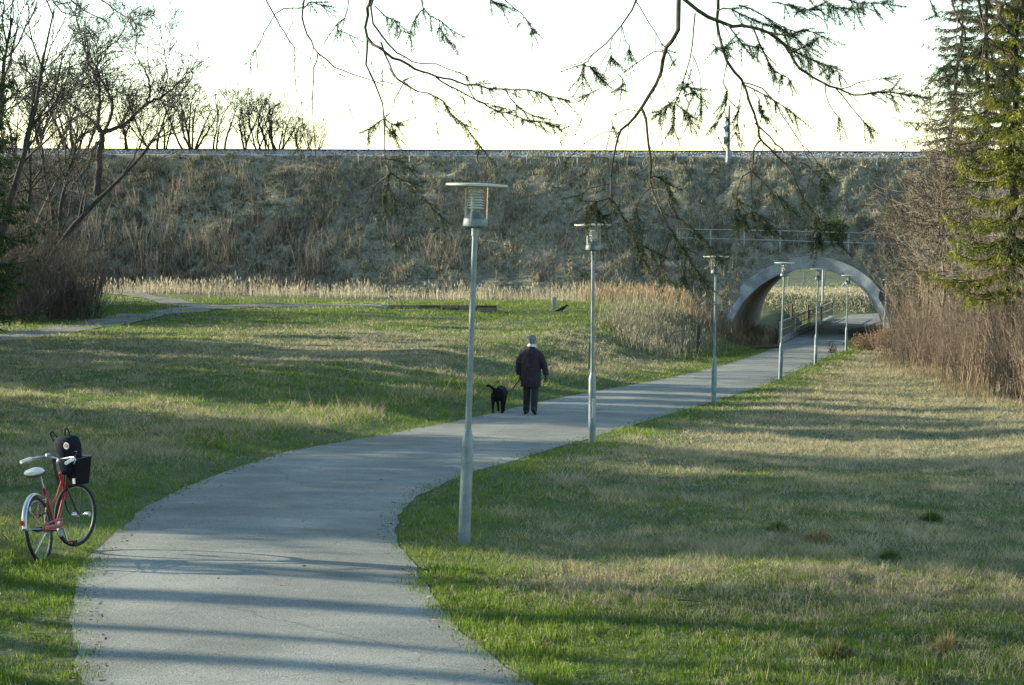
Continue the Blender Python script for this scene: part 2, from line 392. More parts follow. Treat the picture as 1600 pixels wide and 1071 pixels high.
# ------------------------------------------------------------------ railway embankment with tunnel
V_TOP = 13.2; Z_TOP = 6.35; L_E = 20.8; R_T = 4.56; K_T = 0.92; Z_B = Z_FLOOR - 0.05
def prof(v):
    v = np.asarray(v, float); w = np.minimum(v, (L_E - v) * 5.28)
    z = np.where(w < V_TOP, Z_B + (Z_TOP - Z_B) * w / V_TOP, Z_TOP + 0.02)
    return z
def v_at(h): return np.clip(h, 0, None) / (Z_TOP - Z_B) * V_TOP
us = np.concatenate([np.arange(-110, -70, 4), np.arange(-70, -7, 0.7), np.arange(-7, 7, 0.22), np.arange(7, 30, 0.7), np.arange(30, 80, 4)])
vs = np.concatenate([np.arange(-1.2, 8, 0.22), np.arange(8, 13.2, 0.4), np.arange(13.2, 17.4, 0.5), np.arange(17.4, 18.3, 0.3), np.arange(18.3, 21.4, 0.22)])
UU, VV = np.meshgrid(us, vs)
def bank_disp(u, v, z):
    w = np.minimum(v, (L_E - v) * 5.28); e = sstep(0.0, 1.2, w) * (1 - sstep(11.8, 13, w))
    d = (fbm(u * 0.45, v * 0.45, 31) - .5) * 0.8 + (fbm(u * 1.3, v * 1.2, 37, 2) - .5) * (0.7 + .5 * sstep(-20, -8, u))
    r = np.hypot(u, (z - Z_B)); e = e * (0.15 + 0.85 * sstep(5.0, 6.2, r))
    return d * e
ZE = prof(VV); ZE = ZE + bank_disp(UU, VV, ZE)
EX, EY = uv_xy(UU, VV)
ei = np.arange(UU.size).reshape(UU.shape)
eq = np.stack([ei[:-1, :-1], ei[:-1, 1:], ei[1:, 1:], ei[1:, :-1]], -1).reshape(-1, 4)
cu_ = UU.ravel()[eq].mean(1); cz_ = (ZE.ravel()[eq].mean(1) - Z_B)
inhole = (np.abs(cu_) < R_T + 0.3) & (cz_ < K_T * np.sqrt(np.clip((R_T + 0.3) ** 2 - cu_ ** 2, 0, None)) )
eq = eq[~inhole]
emb = tag(link('embankment', np_mesh('embankment', np.stack([EX, EY, ZE], -1).reshape(-1, 3), eq, M_BANK, smooth=True)), kind='structure')
def emb_pt(u, v):
    z = prof(v); z = z + bank_disp(u, v, z); x, y = uv_xy(u, v); return np.stack([x, y, z], -1)
def emb_hit(px, py):
    d = ray(px, py); best = None
    for t in np.linspace(100, 160, 6000):
        p = CAM + d * t; u, v = xy_uv(p[0], p[1])
        if 0 < v < 14 and p[2] <= prof(v): return p, u, v
    return p, u, v

# tunnel: mitred concrete collar + lining
tun = empty('tunnel', (O_E[0], O_E[1], Z_B), -AZ_E)
tag(tun, 'grey concrete arched tunnel taking the path under the railway embankment', 'tunnel')
NA = 48
def collar(front):
    mb = MB(); ph = [math.radians(-6 + 192 * k / NA) for k in range(NA + 1)]; V = []
    for a in ph:
        deg = math.degrees(a)
        th = 0.78 if 36 < deg < 146 else 0.42
        for r, dv in ((R_T, -0.30), (R_T + th, -0.30), (R_T + th, 0.55), (R_T, 0.55)):
            uu = r * math.cos(a); hh = K_T * r * math.sin(a); v = float(v_at(max(0, K_T * (R_T + .3) * math.sin(a)))) + dv
            if not front: v = L_E - (v - dv) / 5.28 - dv
            V.append((uu, v, hh))
    Fs = []
    for i in range(NA):
        for k in range(4):
            Fs.append([i * 4 + k, i * 4 + (k + 1) % 4, (i + 1) * 4 + (k + 1) % 4, (i + 1) * 4 + k])
    Fs += [[0, 1, 2, 3], [NA * 4 + k for k in (3, 2, 1, 0)]]
    mb.add(V, Fs); return mb
c1 = collar(True).build('portal_ring', M_CONC, tun, angle=35)
collar(False).build('portal_ring', M_CONC, tun, angle=35)
mb = MB(); V = []
for i in range(NA + 1):
    a = math.radians(-8 + 196 * i / NA)
    v0 = float(v_at(max(0, K_T * R_T * math.sin(a)))) - 0.28; v1 = L_E - (v0 + .28) / 5.28 + .28
    for k in range(13):
        v = v0 + (v1 - v0) * k / 12
        V.append(((R_T - 0.004) * math.cos(a), v, K_T * (R_T - 0.004) * math.sin(a)))
mb.add(V, [[i * 13 + k, i * 13 + k + 1, (i + 1) * 13 + k + 1, (i + 1) * 13 + k] for i in range(NA) for k in range(12)])
mb.build('lining', M_BARREL, tun)

# track bed, ballast, rails
def along(name, prof_pts, mat, parent=None, u0_=-105, u1_=75, kind=None):
    uu = np.arange(u0_, u1_ + .1, 3.0); V = []
    for u in uu:
        for v, z in prof_pts:
            x, y = uv_xy(u, v); V.append((x, y, z))
    m = len(prof_pts); ii = np.arange(len(V)).reshape(-1, m)
    q = np.stack([ii[:-1, :-1], ii[:-1, 1:], ii[1:, 1:], ii[1:, :-1]], -1).reshape(-1, 4)
    o = link(name, np_mesh(name, np.array(V), q, mat), parent)
    if kind: o['kind'] = kind
    return o
along('cess_path', [(13.0, Z_TOP - 0.25), (13.25, Z_TOP + 0.07), (14.45, Z_TOP + 0.08)], M_CESS, kind='structure')
along('ballast_bed', [(14.4, Z_TOP + 0.03), (14.95, Z_TOP + 0.36), (17.5, Z_TOP + 0.36), (18.1, Z_TOP)], M_BALLAST, kind='structure')
trk_ = empty('railway_track', (*uv_xy(0, 15.9), Z_TOP))
tag(trk_, 'dark steel railway track running along the top of the embankment', 'railway track')
for vv in (15.45, 16.95):
    o = along('rail', [(vv - .075, Z_TOP + .36), (vv - .075, Z_TOP + .38), (vv - .012, Z_TOP + .40), (vv - .012, Z_TOP + .46), (vv - .036, Z_TOP + .47), (vv - .036, Z_TOP + .52), (vv + .036, Z_TOP + .52), (vv + .036, Z_TOP + .47), (vv + .012, Z_TOP + .46), (vv + .012, Z_TOP + .40), (vv + .075, Z_TOP + .38), (vv + .075, Z_TOP + .36)], M_RAIL)
    o.parent = trk_; o.matrix_parent_inverse = Matrix.Translation(-Vector(trk_.location))
# loose ballast stones on the shoulder
N = 6500
u = rng.uniform(-62, 30, N); v = 14.25 + 0.85 * rng.beta(1.6, 1.4, N); zz = Z_TOP + 0.05 + np.clip((v - 14.4) / .55, 0, 1) * .33
x, y = uv_xy(u, v); sc = rng.uniform(.03, .075, N)
octa = np.array([[1, 0, 0], [-1, 0, 0], [0, 1, 0], [0, -1, 0], [0, 0, 1], [0, 0, -1]], float)
of = np.array([[0, 2, 4], [2, 1, 4], [1, 3, 4], [3, 0, 4], [2, 0, 5], [1, 2, 5], [3, 1, 5], [0, 3, 5]])
Vs = octa[None] * (sc[:, None, None] * rng.uniform(.6, 1.3, (N, 6, 1))) ; ang = rng.uniform(0, 6.28, N); ca, sa = np.cos(ang), np.sin(ang)
Vr = np.stack([Vs[..., 0] * ca[:, None] - Vs[..., 1] * sa[:, None], Vs[..., 0] * sa[:, None] + Vs[..., 1] * ca[:, None], Vs[..., 2]], -1) + np.stack([x, y, zz], -1)[:, None]
g_ = rng.uniform(.12, .5, N)[:, None] * np.array([[1, 1.0, 0.98]])
tag(link('ballast_stones', np_mesh('ballast_stones', Vr.reshape(-1, 3), (of[None] + (np.arange(N) * 6)[:, None, None]).reshape(-1, 3), M_STEM, np.repeat(g_, 6, 0))), 'grey ballast stones along the railway shoulder', 'ballast', kind='stuff')

# ------------------------------------------------------------------ path lamps
def make_lamp():
    root = empty('path_lamp')
    mb = MB(); mb.lathe([(.034, 1.18), (.030, 3.33), (.030, 3.36)], 16); pole = mb.build('pole', M_GALV, root)
    mb = MB(); mb.lathe([(.066, -.25), (.066, 1.13), (.062, 1.15), (.036, 1.24), (.034, 1.25)], 20); mb.build('base_sleeve', M_GALV, root, angle=25)
    mb = MB(); mb.box((0, -.062, .62), (.062, .016, .34)); mb.build('hatch', M_GALV2, root, smooth=False)
    mb = MB(); mb.lathe([(.040, 3.32), (.040, 3.40), (.060, 3.415), (.060, 3.42)], 16); mb.build('neck', M_GALV, root, angle=25)
    mb = MB(); mb.lathe([(.03, 3.415), (.129, 3.42), (.133, 3.43), (.131, 3.475), (.127, 3.478), (.127, 3.50), (.118, 3.502)], 28); mb.build('collar', M_GALV, root, angle=25)
    mb = MB(); mb.lathe([(.100, 3.503), (.040, 3.575), (.038, 3.60), (.0, 3.605)], 20); mb.build('reflector_cone', M_GALV, root, angle=25)
    lo = MB()
    for k in range(6):
        z = 3.61 + k * .028; lo.lathe([(.045, z + .018), (.078, z), (.080, z + .003), (.047, z + .021)], 20)
    lo.build('louvre_stack', M_LOUVRE, root, angle=25)
    mb = MB(); mb.lathe([(.06, 3.775), (.078, 3.78), (.06, 3.815), (.0, 3.82)], 20); mb.build('louvre_cap', M_LOUVRE, root, angle=25)
    mb = MB(); mb.lathe([(.121, 3.50), (.121, 3.838)], 28); mb.f = [f for f in mb.f if len(f) == 4]; mb.build('glass_cylinder', M_GLASS, root)
    for k in range(3):
        a = math.radians(100 + 120 * k); x, y = .125 * math.cos(a), .125 * math.sin(a)
        mb = MB(); mb.tube((x, y, 3.48), (x, y, 3.845), .006, n=6); mb.build('strut', M_GALV2, root)
    mb = MB(); mb.lathe([(.0, 3.84), (.325, 3.842), (.332, 3.848), (.332, 3.864), (.326, 3.870), (.16, 3.878), (.0, 3.882)], 40)
    mb.build('disc_cap', M_DISC, root, angle=25)
    return root
def copy_tree(o, parent=None):
    c = o.copy(); COL.objects.link(c); c.parent = parent
    for ch in list(o.children): copy_tree(ch, c)
    return c
lamp0 = make_lamp()
lamps = [((725, 850), (745, 285), 'nearest and tallest grey path lamp with round disc top, in the foreground'),
         ((925, 692), (927, 350), 'second nearest path lamp, beyond the man, beside a short wooden post'),
         ((1115, 631), (1119, 400), 'third path lamp, left of the tunnel mouth, half way down the path'),
         ((1219, 594), (1226, 410), 'fourth path lamp, its disc overlapping the top left of the tunnel arch'),
         ((1274, 570), (1279, 420), 'fifth path lamp, standing in front of the tunnel railing'),
         ((1322, 550), (1325, 430), 'sixth path lamp, in the middle of the tunnel opening'),
         ((1381, 517), (1386, 437), 'farthest and smallest path lamp, right of the tunnel arch')]
for i, (b, t, lab) in enumerate(lamps):
    o = lamp0 if i == 0 else copy_tree(lamp0)
    g = G(*b) if i < 6 else P(*b, 117.0)
    top = P(*t, g[1]); hgt = top[2] - g[2]
    s = hgt / 3.88
    o.location = (g[0], g[1], float(gz(g[0], g[1])) if i == 0 else g[2]); o.scale = (s, s, s)
    ax = (top[0] - g[0]) / hgt
    o.rotation_euler = (math.radians([.4, -.3, .3, 0, .2, 0, 0][i]), math.atan(ax), [2.6, .4, 1.3, 2.2, .2, 3, 1][i])
    # rotate the head freely but keep the lean towards +X
    R = Matrix.Rotation(math.atan(ax), 4, 'Y') @ Matrix.Rotation([2.6, .4, 1.3, 2.2, .2, 3, 1][i], 4, 'Z')
    o.rotation_euler = R.to_euler()
    tag(o, lab, 'street lamp', 'lamps along the path')

# ------------------------------------------------------------------ railings, posts and masts
def frame_rot(d):
    d = np.asarray(d, float); d /= np.linalg.norm(d); a = math.atan2(d[1], d[0]); return a
# two-rail guard fence above the arch
gr = empty('guard_rail'); tag(gr, 'galvanised two-rail guard fence on the slope above the tunnel arch', 'railing')
gp = [(1058, 389, 358), (1110, 391, 359), (1163, 393, 360), (1219, 395, 361), (1273, 397, 362.5), (1326, 399, 364), (1381, 401, 365.5), (1436, 403, 367)]
tops = []; p0 = None
for (x_, yb, yt) in gp:
    p, u, v = emb_hit(x_, yb); 
    if p0 is None: p0 = p; gr.location = p
    vv = 7.35; 
    b = p; tp = P(x_, yt, b[1]); tops.append((b, tp))
    mb = MB(); mb.box(((b + tp) / 2 - p0) + np.array([0, 0, -.18]), (.075, .055, tp[2] - b[2] + .36)); mb.build('post', M_GALV2, gr, smooth=False)
for fr in (1.0, 0.56):
    for (b, tp), (b2, t2) in zip(tops[:-1], tops[1:]):
        a = b + (tp - b) * fr - p0; c = b2 + (t2 - b2) * fr - p0
        mb = MB(); mb.tube(a + (0, -.05, 0), c + (0, -.05, 0), .028, n=8); mb.build('rail_pipe', M_GALV2, gr)
# baluster railing beside the path, through the tunnel
br = empty('bridge_railing'); a0 = np.array(uv_xy(-1.3, -2.5)); a1 = np.array(uv_xy(.12, 26.8)); d_ = (a1 - a0); Lr = np.linalg.norm(d_); dn = d_ / Lr
br.location = (*a0, Z_FLOOR); br.rotation_euler = (0, 0, math.atan2(dn[1], dn[0])); tag(br, 'grey steel baluster railing on the left of the path inside the tunnel', 'railing')
mb = MB(); mb.box((Lr / 2, 0, .06), (Lr, .22, .22)); mb.build('plinth', M_CONC, br, smooth=False)
for z in (.26, .72, 1.20):
    mb = MB(); mb.box((Lr / 2, 0, z), (Lr, .05, .045 if z < 1 else .07)); mb.build('rail_bar', M_GALV2, br, smooth=False)
nb = 36; bal = None
for k in range(nb + 1):
    big = k % 9 == 0
    if big:
        mb = MB(); mb.box((k * Lr / nb, 0, .62), (.10, .09, 1.22)); mb.build('post', M_GALV2, br, smooth=False)
    else:
        if bal is None:
            mb = MB(); mb.box((0, 0, .72), (.07, .034, .95)); bal = mb.build('baluster', M_WOOD, br, smooth=False); bal.location.x = k * Lr / nb
        else:
            o = bal.copy(); COL.objects.link(o); o.parent = br; o.location.x = k * Lr / nb
for z in (.26, .72, 1.20):
    mb = MB(); mb.box((Lr - .02, .85, z), (.05, 1.6, .05)); mb.build('return_rail', M_GALV2, br, smooth=False)

# white marker posts at the crest of the bank
mk = None
posts = [(478, 243), (560, 246), (640, 247), (745, 247), (823, 248), (902, 250), (980, 251), (1057, 252), (1134, 253), (1212, 254), (1291, 255), (1370, 256)]
for i, (x_, y_) in enumerate(posts):
    p, u, v = emb_hit(x_, y_ + 8)
    if mk is None:
        mb = MB(); mb.lathe([(.045, -.3), (.042, .48), (.032, .53), (0, .54)], 10); mk = mb.build('marker_post', M_GALV2, angle=30); o = mk
        mb = MB(); mb.lathe([(.05, .36), (.05, .42)], 10); mb.build('band', M_GALV, mk)
    else: o = copy_tree(mk)
    o.location = emb_pt(u, v); o.rotation_euler = (rng.normal(0, .04), rng.normal(0, .04), 0)
    side = 'left of the nearest lamp' if x_ < 745 else ('above the tunnel' if x_ > 1130 else 'right of the nearest lamp')
    tag(o, 'short pale marker post at the crest of the grassy bank, ' + side, 'post', 'marker posts below the railway, ' + side)

# mast with torn cloth, and a thin leaning stake, beside the track
p, u, v = emb_hit(1138, 256)
fp = empty('mast', p); tag(fp, 'dark mast with torn cloth beside the railway above the tunnel', 'mast')
hm = P(1137.5, 166, p[1])[2] - p[2]
mb = MB(); mb.lathe([(.10, -.4), (.085, hm * .5), (.06, hm), (0, hm + .02)], 10); mb.build('shaft', M_DKWOOD, fp)
mb = MB(); V = []; Fs = []
for k in range(15):
    z = hm * (.32 + .5 * k / 14); w = .12 + .13 * math.sin(k * 1.9) ** 2 + (.10 if k in (2, 3, 4, 8, 9) else 0)
    V += [(-.07, .10 * math.sin(k), z), (-.07 - w, .16 * math.sin(k * 1.3), z - .05), (-.07 - w, .16 * math.sin(k * 1.3) + .012, z - .05), (-.07, .10 * math.sin(k) + .012, z)]
for k in range(14):
    for j in range(4): Fs.append([k * 4 + j, k * 4 + (j + 1) % 4, k * 4 + 4 + (j + 1) % 4, k * 4 + 4 + j])
mb.add(V, Fs); mb.build('torn_cloth', mat_noise('faded_cloth', (.16, .19, .24), (.30, .34, .40), 6, .9), fp)
mb = MB(); mb.lathe([(.16, -.3), (.16, .9), (.12, .95), (0, .96)], 10); mb.build('cabinet_foot', M_GALV, fp)
q0 = P(1156, 237, 136); q1 = P(1163, 196, 136)
st = empty('stake', q0); mb = MB(); mb.loft([(0, 0, -.6), (q1 - q0) * .5 + (.02, 0, 0), q1 - q0], [.035, .03, .015], 6); mb.build('rod', M_DKWOOD, st)
mb = MB(); mb.box((q1 - q0) * .97, (.09, .02, .25)); mb.build('tag_plate', M_DKWOOD, st, smooth=False)
tag(st, 'thin leaning dark stake beside the railway right of the mast', 'stake')

# things on the left field
def wood_post(base, h, w, label, mat, name='wooden_post'):
    r = empty(name, base); tag(r, label, 'post')
    mb = MB(); mb.box((0, 0, h / 2 - .15), (w, w, h + .3), taper=.97); mb.build('shaft', mat, r, smooth=False)
    mb = MB(); mb.box((0, 0, h + .02), (w * 1.04, w * 1.04, .04), taper=.5); mb.build('chamfered_top', mat, r, smooth=False)
    return r
g = hit(921, 583); wood_post(g, P(921, 535, g[1])[2] - g[2], .10, 'short square wooden post beside the second lamp', M_WOOD)
g = hit(866, 487); wood_post(g, 22 / F_PX * g[1], .22, 'short pale grey post standing among reeds near the crow', M_GALV2, 'marker_pillar')
g = hit(1091, 545); wood_post(g, 1.1, .16, 'dark wooden post in the reeds left of the tunnel', M_DKWOOD)
# low plank wall with standpipe
A = hit(597, 483); B = hit(775, 487); d_ = B - A; Lw = np.linalg.norm(d_[:2]); 
pw = empty('plank_wall', A, math.atan2(d_[1], d_[0])); tag(pw, 'low weathered plank wall along the edge of the left field', 'wall')
for k in range(6):
    for j in range(2):
        mb = MB(); mb.box(((k + .5) * Lw / 6, 0, .0 + .13 * j), (Lw / 6 - .03, .07, .12)); mb.build('plank', M_WOOD if (k + j) % 3 else M_DKWOOD, pw, smooth=False)
for k in range(7):
    mb = MB(); mb.box((k * Lw / 6, .08, -.02), (.1, .1, .44)); mb.build('stake', M_WOOD, pw, smooth=False)
g = hit(608, 483); sp = empty('standpipe', g - np.array([0, .4, 0])); tag(sp, 'thin grey standpipe with bent spout by the plank wall', 'standpipe')
hh = 20 / F_PX * g[1]
mb = MB(); mb.loft([(0, 0, -.2), (0, 0, hh - .06), (.03, 0, hh - .01), (.12, 0, hh), (.18, 0, hh - .05)], .04, 8); mb.build('pipe', M_GALV, sp)
mb = MB(); mb.lathe([(.07, .0), (.07, .06), (.05, .07)], 10); mb.build('flange', M_GALV, sp)
mb = MB(); mb.box((-.35, 0, .08), (.6, .4, .16)); mb.build('slab', M_CONC, sp, smooth=False)
# crow
g = hit(878, 491); cw = empty('crow', g, 0.2); tag(cw, 'black crow standing on the grass at the edge of the reeds', 'crow')
M_BLACK = mat_noise('black_feathers', (.008, .008, .01), (.02, .02, .024), 9, .5)
k = .95
mb = MB(); mb.loft([np.array(q) * k for q in ((-.42, 0, .13), (-.25, 0, .19), (-.05, 0, .27), (.10, 0, .33), (.17, 0, .38), (.22, 0, .43), (.29, 0, .44), (.33, 0, .43))], [(.03, .015), (.06, .05), (.10, .09), (.10, .09), (.07, .065), (.055, .055), (.05, .045), (.02, .02)], 12, side=(0, 1, 0)); mb.build('body', M_BLACK, cw, remesh=.02)
mb = MB(); mb.loft([np.array(q) * k for q in ((.31, 0, .435), (.36, 0, .43), (.40, 0, .415))], [.022, .016, .003], 8); mb.build('beak', M_BLACK, cw)
for s in (-1, 1):
    mb = MB(); mb.loft([np.array(q) * k for q in ((.0, .04 * s, .22), (.03, .045 * s, .1), (.0, .045 * s, .0))], [.03, .014, .012], 6); mb.tube(np.array((0, .045 * s, .006)) * k, np.array((.08, .05 * s, .006)) * k, .008, n=5); mb.build('leg', M_BLACK, cw)
# log and small dead bush beside the path near the tunnel
g = hit(1196, 546); lg = empty('log', g); tag(lg, 'short dark log lying at the left edge of the path near the tunnel', 'log')
mb = MB(); mb.loft([(-.75, -.35, .08), (-.2, -.1, .13), (.3, .12, .13), (.8, .38, .12)], [.09, .11, .10, .085], 9); mb.build('trunk', M_DKWOOD, lg)
mb = MB(); mb.loft([(.2, .1, .16), (.3, .0, .32)], [.04, .02], 6); mb.build('branch_stub', M_DKWOOD, lg)

# far fence, mast, brace and posts beyond the tunnel
def vline(name, px, yb, yt, Y, r, mat, label, cat, group=None, n=8):
    b = P(px, yb, Y); t = P(px, yt, Y); o = empty(name, b); tag(o, label, cat, group)
    h = t[2] - b[2]
    mb = MB(); mb.lathe([(r, -1.2), (r, h * .6), (r * .85, h)], n); mb.build('shaft', mat, o)
    mb = MB(); mb.lathe([(r * 1.5, h - .02), (r * 1.5, h + .05), (0, h + .09)], n); mb.build('cap', mat, o)
    return o
mm = vline('mast', 1285, 492, 398, 158, .085, M_GALV2, 'tall pale mast standing beyond the tunnel behind the railing', 'mast')
wf = empty('wire_fence', P(1256, 460, 178)); tag(wf, 'tall wire fence with steel posts on the bank beyond the tunnel', 'fence')
w0 = np.array(wf.location); fx = [1232, 1256, 1288.5, 1322, 1352, 1382]; fpz = []
for x_ in fx:
    b = P(x_, 458, 178) - w0; t = P(x_, 424, 178) - w0; fpz.append((b, t))
    mb = MB(); mb.box((b + t) / 2 - (0, 0, .5), (.09, .09, t[2] - b[2] + 1.0)); mb.build('post', M_GALV2, wf, smooth=False)
for (b, t), (b2, t2) in zip(fpz[:-1], fpz[1:]):
    for fr in (.05, .35, .66, .98):
        mb = MB(); mb.tube(b + (t - b) * fr, b2 + (t2 - b2) * fr, .022, n=5); mb.build('rail_wire', M_GALV2, wf)
    mb = MB()
    for k in range(24):
        fr = k / 24
        mb.tube(b + (b2 - b) * fr, t + (t2 - t) * fr, .007, n=3)
    mb.build('mesh_panel', M_GALV, wf)
b = P(1302, 466, 172); t = P(1325, 436, 172)
bs = empty('brace_pole', b); tag(bs, 'pale slanting brace pole on the bank beyond the tunnel', 'pole')
mb = MB(); mb.loft([(0, 0, -.2), (t - b) * .5, t - b], [.06, .06, .055], 8); mb.build('shaft', M_GALV2, bs)
mb = MB(); mb.box((t - b), (.14, .14, .18)); mb.build('clamp', M_GALV2, bs, smooth=False)
for x_, yb, yt, lab in ((1237.5, 494, 475, 'short brown wooden post beyond the tunnel, left one of two'), (1263, 492, 477, 'short brown wooden post beyond the tunnel, right one of two')):
    b = P(x_, yb, 150); t = P(x_, yt, 150); wood_post(b, t[2] - b[2], .16, lab, M_WOOD)

# ------------------------------------------------------------------ vegetation generators
def brush(base, h, r, ntw=6, lean=0.25, col=((.10, .08, .06), (.2, .17, .13)), K=4, tw_len=.35, R=None, sub=2):
    """thin upright stems with side twigs; base (N,3)"""
    R = R or rng
    N = len(base); az = R.uniform(0, 2 * math.pi, N); ln = R.normal(0, lean, N)
    d = np.stack([np.cos(az) * ln, np.sin(az) * ln, np.ones(N)], 1); d /= np.linalg.norm(d, axis=1, keepdims=True)
    c0, c1_ = np.array(col[0]), np.array(col[1])
    cs = c0 + (c1_ - c0) * R.random((N, 1))
    P0 = []; P1 = []; R0 = []; R1 = []; C = []
    p = base.copy(); nodes = [p]
    for k in range(K):
        dd = d + R.normal(0, .13, (N, 3)); dd /= np.linalg.norm(dd, axis=1, keepdims=True)
        q = p + dd * (h / K)[:, None]
        P0.append(p); P1.append(q); R0.append(r * (1 - .85 * k / K)); R1.append(r * (1 - .85 * (k + 1) / K)); C.append(cs)
        p = q; nodes.append(p); d = dd
    nodes = np.stack(nodes, 1)
    for j in range(ntw):
        f = R.uniform(.22, .97, N) * K; k = np.minimum(f.astype(int), K - 1); fr = (f - k)[:, None]
        a = nodes[np.arange(N), k] * (1 - fr) + nodes[np.arange(N), k + 1] * fr
        td = np.stack([R.normal(0, 1, N), R.normal(0, 1, N), R.uniform(.4, 1.7, N)], 1); td /= np.linalg.norm(td, axis=1, keepdims=True)
        L = tw_len * h * R.uniform(.4, 1, N) * (1.15 - f / K)
        for s_ in range(sub):
            b = a + td * (L / sub)[:, None]; rr = r * .42
            P0.append(a); P1.append(b); R0.append(rr * (1 - s_ / sub * .6)); R1.append(rr * (1 - (s_ + 1) / sub * .75)); C.append(cs * 1.1)
            a = b; td = td + R.normal(0, .25, (N, 3)) + np.array([0, 0, .15]); td /= np.linalg.norm(td, axis=1, keepdims=True)
    return segs_mesh(np.concatenate(P0), np.concatenate(P1), np.concatenate(R0), np.concatenate(R1), 3, np.concatenate(C))

class Sk:
    def __init__(s): s.a = []; s.b = []; s.r0 = []; s.r1 = []
    def seg(s, a, b, r0_, r1_): s.a.append(a); s.b.append(b); s.r0.append(r0_); s.r1.append(r1_)
    def mesh(s, name, mat):
        r0_ = np.array(s.r0); big = r0_ > 0.05; A = np.array(s.a); B = np.array(s.b); r1_ = np.array(s.r1); parts = []
        if big.any(): parts.append(segs_mesh(A[big], B[big], r0_[big], r1_[big], 8))
        if (~big).any(): parts.append(segs_mesh(A[~big], B[~big], r0_[~big], r1_[~big], 3))
        V, Fs, _ = merge([(v, f, None) for v, f, c in parts]); return np_mesh(name, V, Fs, mat, smooth=True)
def grow(sk, R, p, d, L, r, lvl, maxl, up=.08, jit=.16, nch=(4, 7), ang=(.35, .8), ratio=(.5, .85), rmin=.006, start=.3, wind=None):
    n = max(3, int(4 + 3 * (maxl - lvl) / max(1, maxl))); p = np.array(p, float); d = np.array(d, float); d /= np.linalg.norm(d)
    pts = [p]; dirs = [d]
    r_end = max(rmin, r * .35)
    for k in range(n):
        d = d + R.normal(0, jit, 3) + np.array([0, 0, up]) + (wind if wind is not None else 0); d /= np.linalg.norm(d); q = p + d * L / n
        sk.seg(p, q, r + (r_end - r) * k / n, r + (r_end - r) * (k + 1) / n); p = q; pts.append(p); dirs.append(d)
    if lvl >= maxl: return pts
    for c in range(R.integers(nch[0], nch[1] + 1)):
        f = R.uniform(start, 1.0) * n; k = min(int(f), n - 1); a = pts[k] + (pts[k + 1] - pts[k]) * (f - k)
        dd = dirs[k + 1]; x_ = np.cross(dd, R.normal(0, 1, 3)); x_ /= np.linalg.norm(x_) + 1e-9
        th = R.uniform(*ang); cd = dd * math.cos(th) + x_ * math.sin(th)
        rr = max(rmin, (r + (r_end - r) * f / n) * R.uniform(.45, .7))
        grow(sk, R, a, cd, L * R.uniform(*ratio) * (1.1 - .45 * f / n), rr, lvl + 1, maxl, up, jit, nch, ang, ratio, rmin, start, wind)
    return pts

def spruce_parts(R, H, rad, cb=(.02, .045, .018), cy=(.09, .10, .025), bare=1.2, dens=1.0, droop=.35):
    """returns trunk+limb skeleton and needle blades (V,F,C)"""
    sk = Sk(); n = 10; pts = [np.array([R.normal(0, .02) * k, R.normal(0, .02) * k, H * k / n]) for k in range(n + 1)]
    for k in range(n): sk.seg(pts[k], pts[k + 1], .022 * H * .5 * (1 - k / n) + .02, .022 * H * .5 * (1 - (k + 1) / n) + .02)
    B0 = []; B1 = []; CC = []
    z = bare
    while z < H - .2:
        f = z / H; L = rad * (1 - f) ** .75 * R.uniform(.75, 1.1) + .15; nl = R.integers(4, 7); ph = R.uniform(0, 6.28)
        for j in range(nl):
            a = ph + 6.283 * j / nl + R.normal(0, .2); Lj = L * R.uniform(.6, 1.1); o = np.array([math.cos(a), math.sin(a), 0])
            base = np.array([pts[min(n, int(f * n))][0], pts[min(n, int(f * n))][1], z]); m = 6; pr = base; tone = R.random()
            for k in range(1, m + 1):
                s_ = k / m; q = base + o * Lj * s_ + np.array([0, 0, -droop * Lj * s_ * (1.35 - s_) + .12 * Lj * s_ ** 3])
                sk.seg(pr, q, .03 * (1 - s_) + .008, .03 * (1 - s_ - 1 / m * .5) + .008)
                # side sprays
                for w in range(int(max(2, 5 * dens))):
                    t = R.random(); c = pr + (q - pr) * t; sd2 = np.cross(o, (0, 0, 1)) * R.choice((-1, 1))
                    wl = (.16 + .34 * Lj * (1 - .75 * s_)) * R.uniform(.5, 1.1) * min(1, .5 + s_ * 2)
                    e = c + (sd2 * R.uniform(.5, .9) + o * R.uniform(.3, .8)) * wl + np.array([0, 0, -R.uniform(.15, .6) * wl])
                    nb_ = int(5 + wl * 22 * dens)
                    tt_ = R.random(nb_)[:, None]; bp = c + (e - c) * tt_ + R.normal(0, .02, (nb_, 3))
                    dv = R.normal(0, .055, (nb_, 3)) + (e - c) / (wl + .01) * .07 + np.array([0, 0, -.035])
                    B0.append(bp); B1.append(bp + dv * (1.0 + .7 * R.random((nb_, 1))))
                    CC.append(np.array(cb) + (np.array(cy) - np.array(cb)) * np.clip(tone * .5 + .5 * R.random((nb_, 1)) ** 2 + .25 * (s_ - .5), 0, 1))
                pr = q
        z += R.uniform(.28, .5) * (1 + .3 * (H > 14))
    A = np.concatenate(B0); B = np.concatenate(B1); C = np.concatenate(CC)
    return sk, A, B, C
def needle_mesh(name, A, B, C, w=.022):
    d = B - A; s_ = np.cross(d, rng.normal(0, 1, d.shape)); s_ /= np.linalg.norm(s_, axis=1, keepdims=True) + 1e-9; s_ *= w / 2
    V = np.stack([A - s_, A + s_, B], 1).reshape(-1, 3); return np_mesh(name, V, np.arange(len(V)).reshape(-1, 3), M_NEEDLE, np.repeat(C, 3, 0))

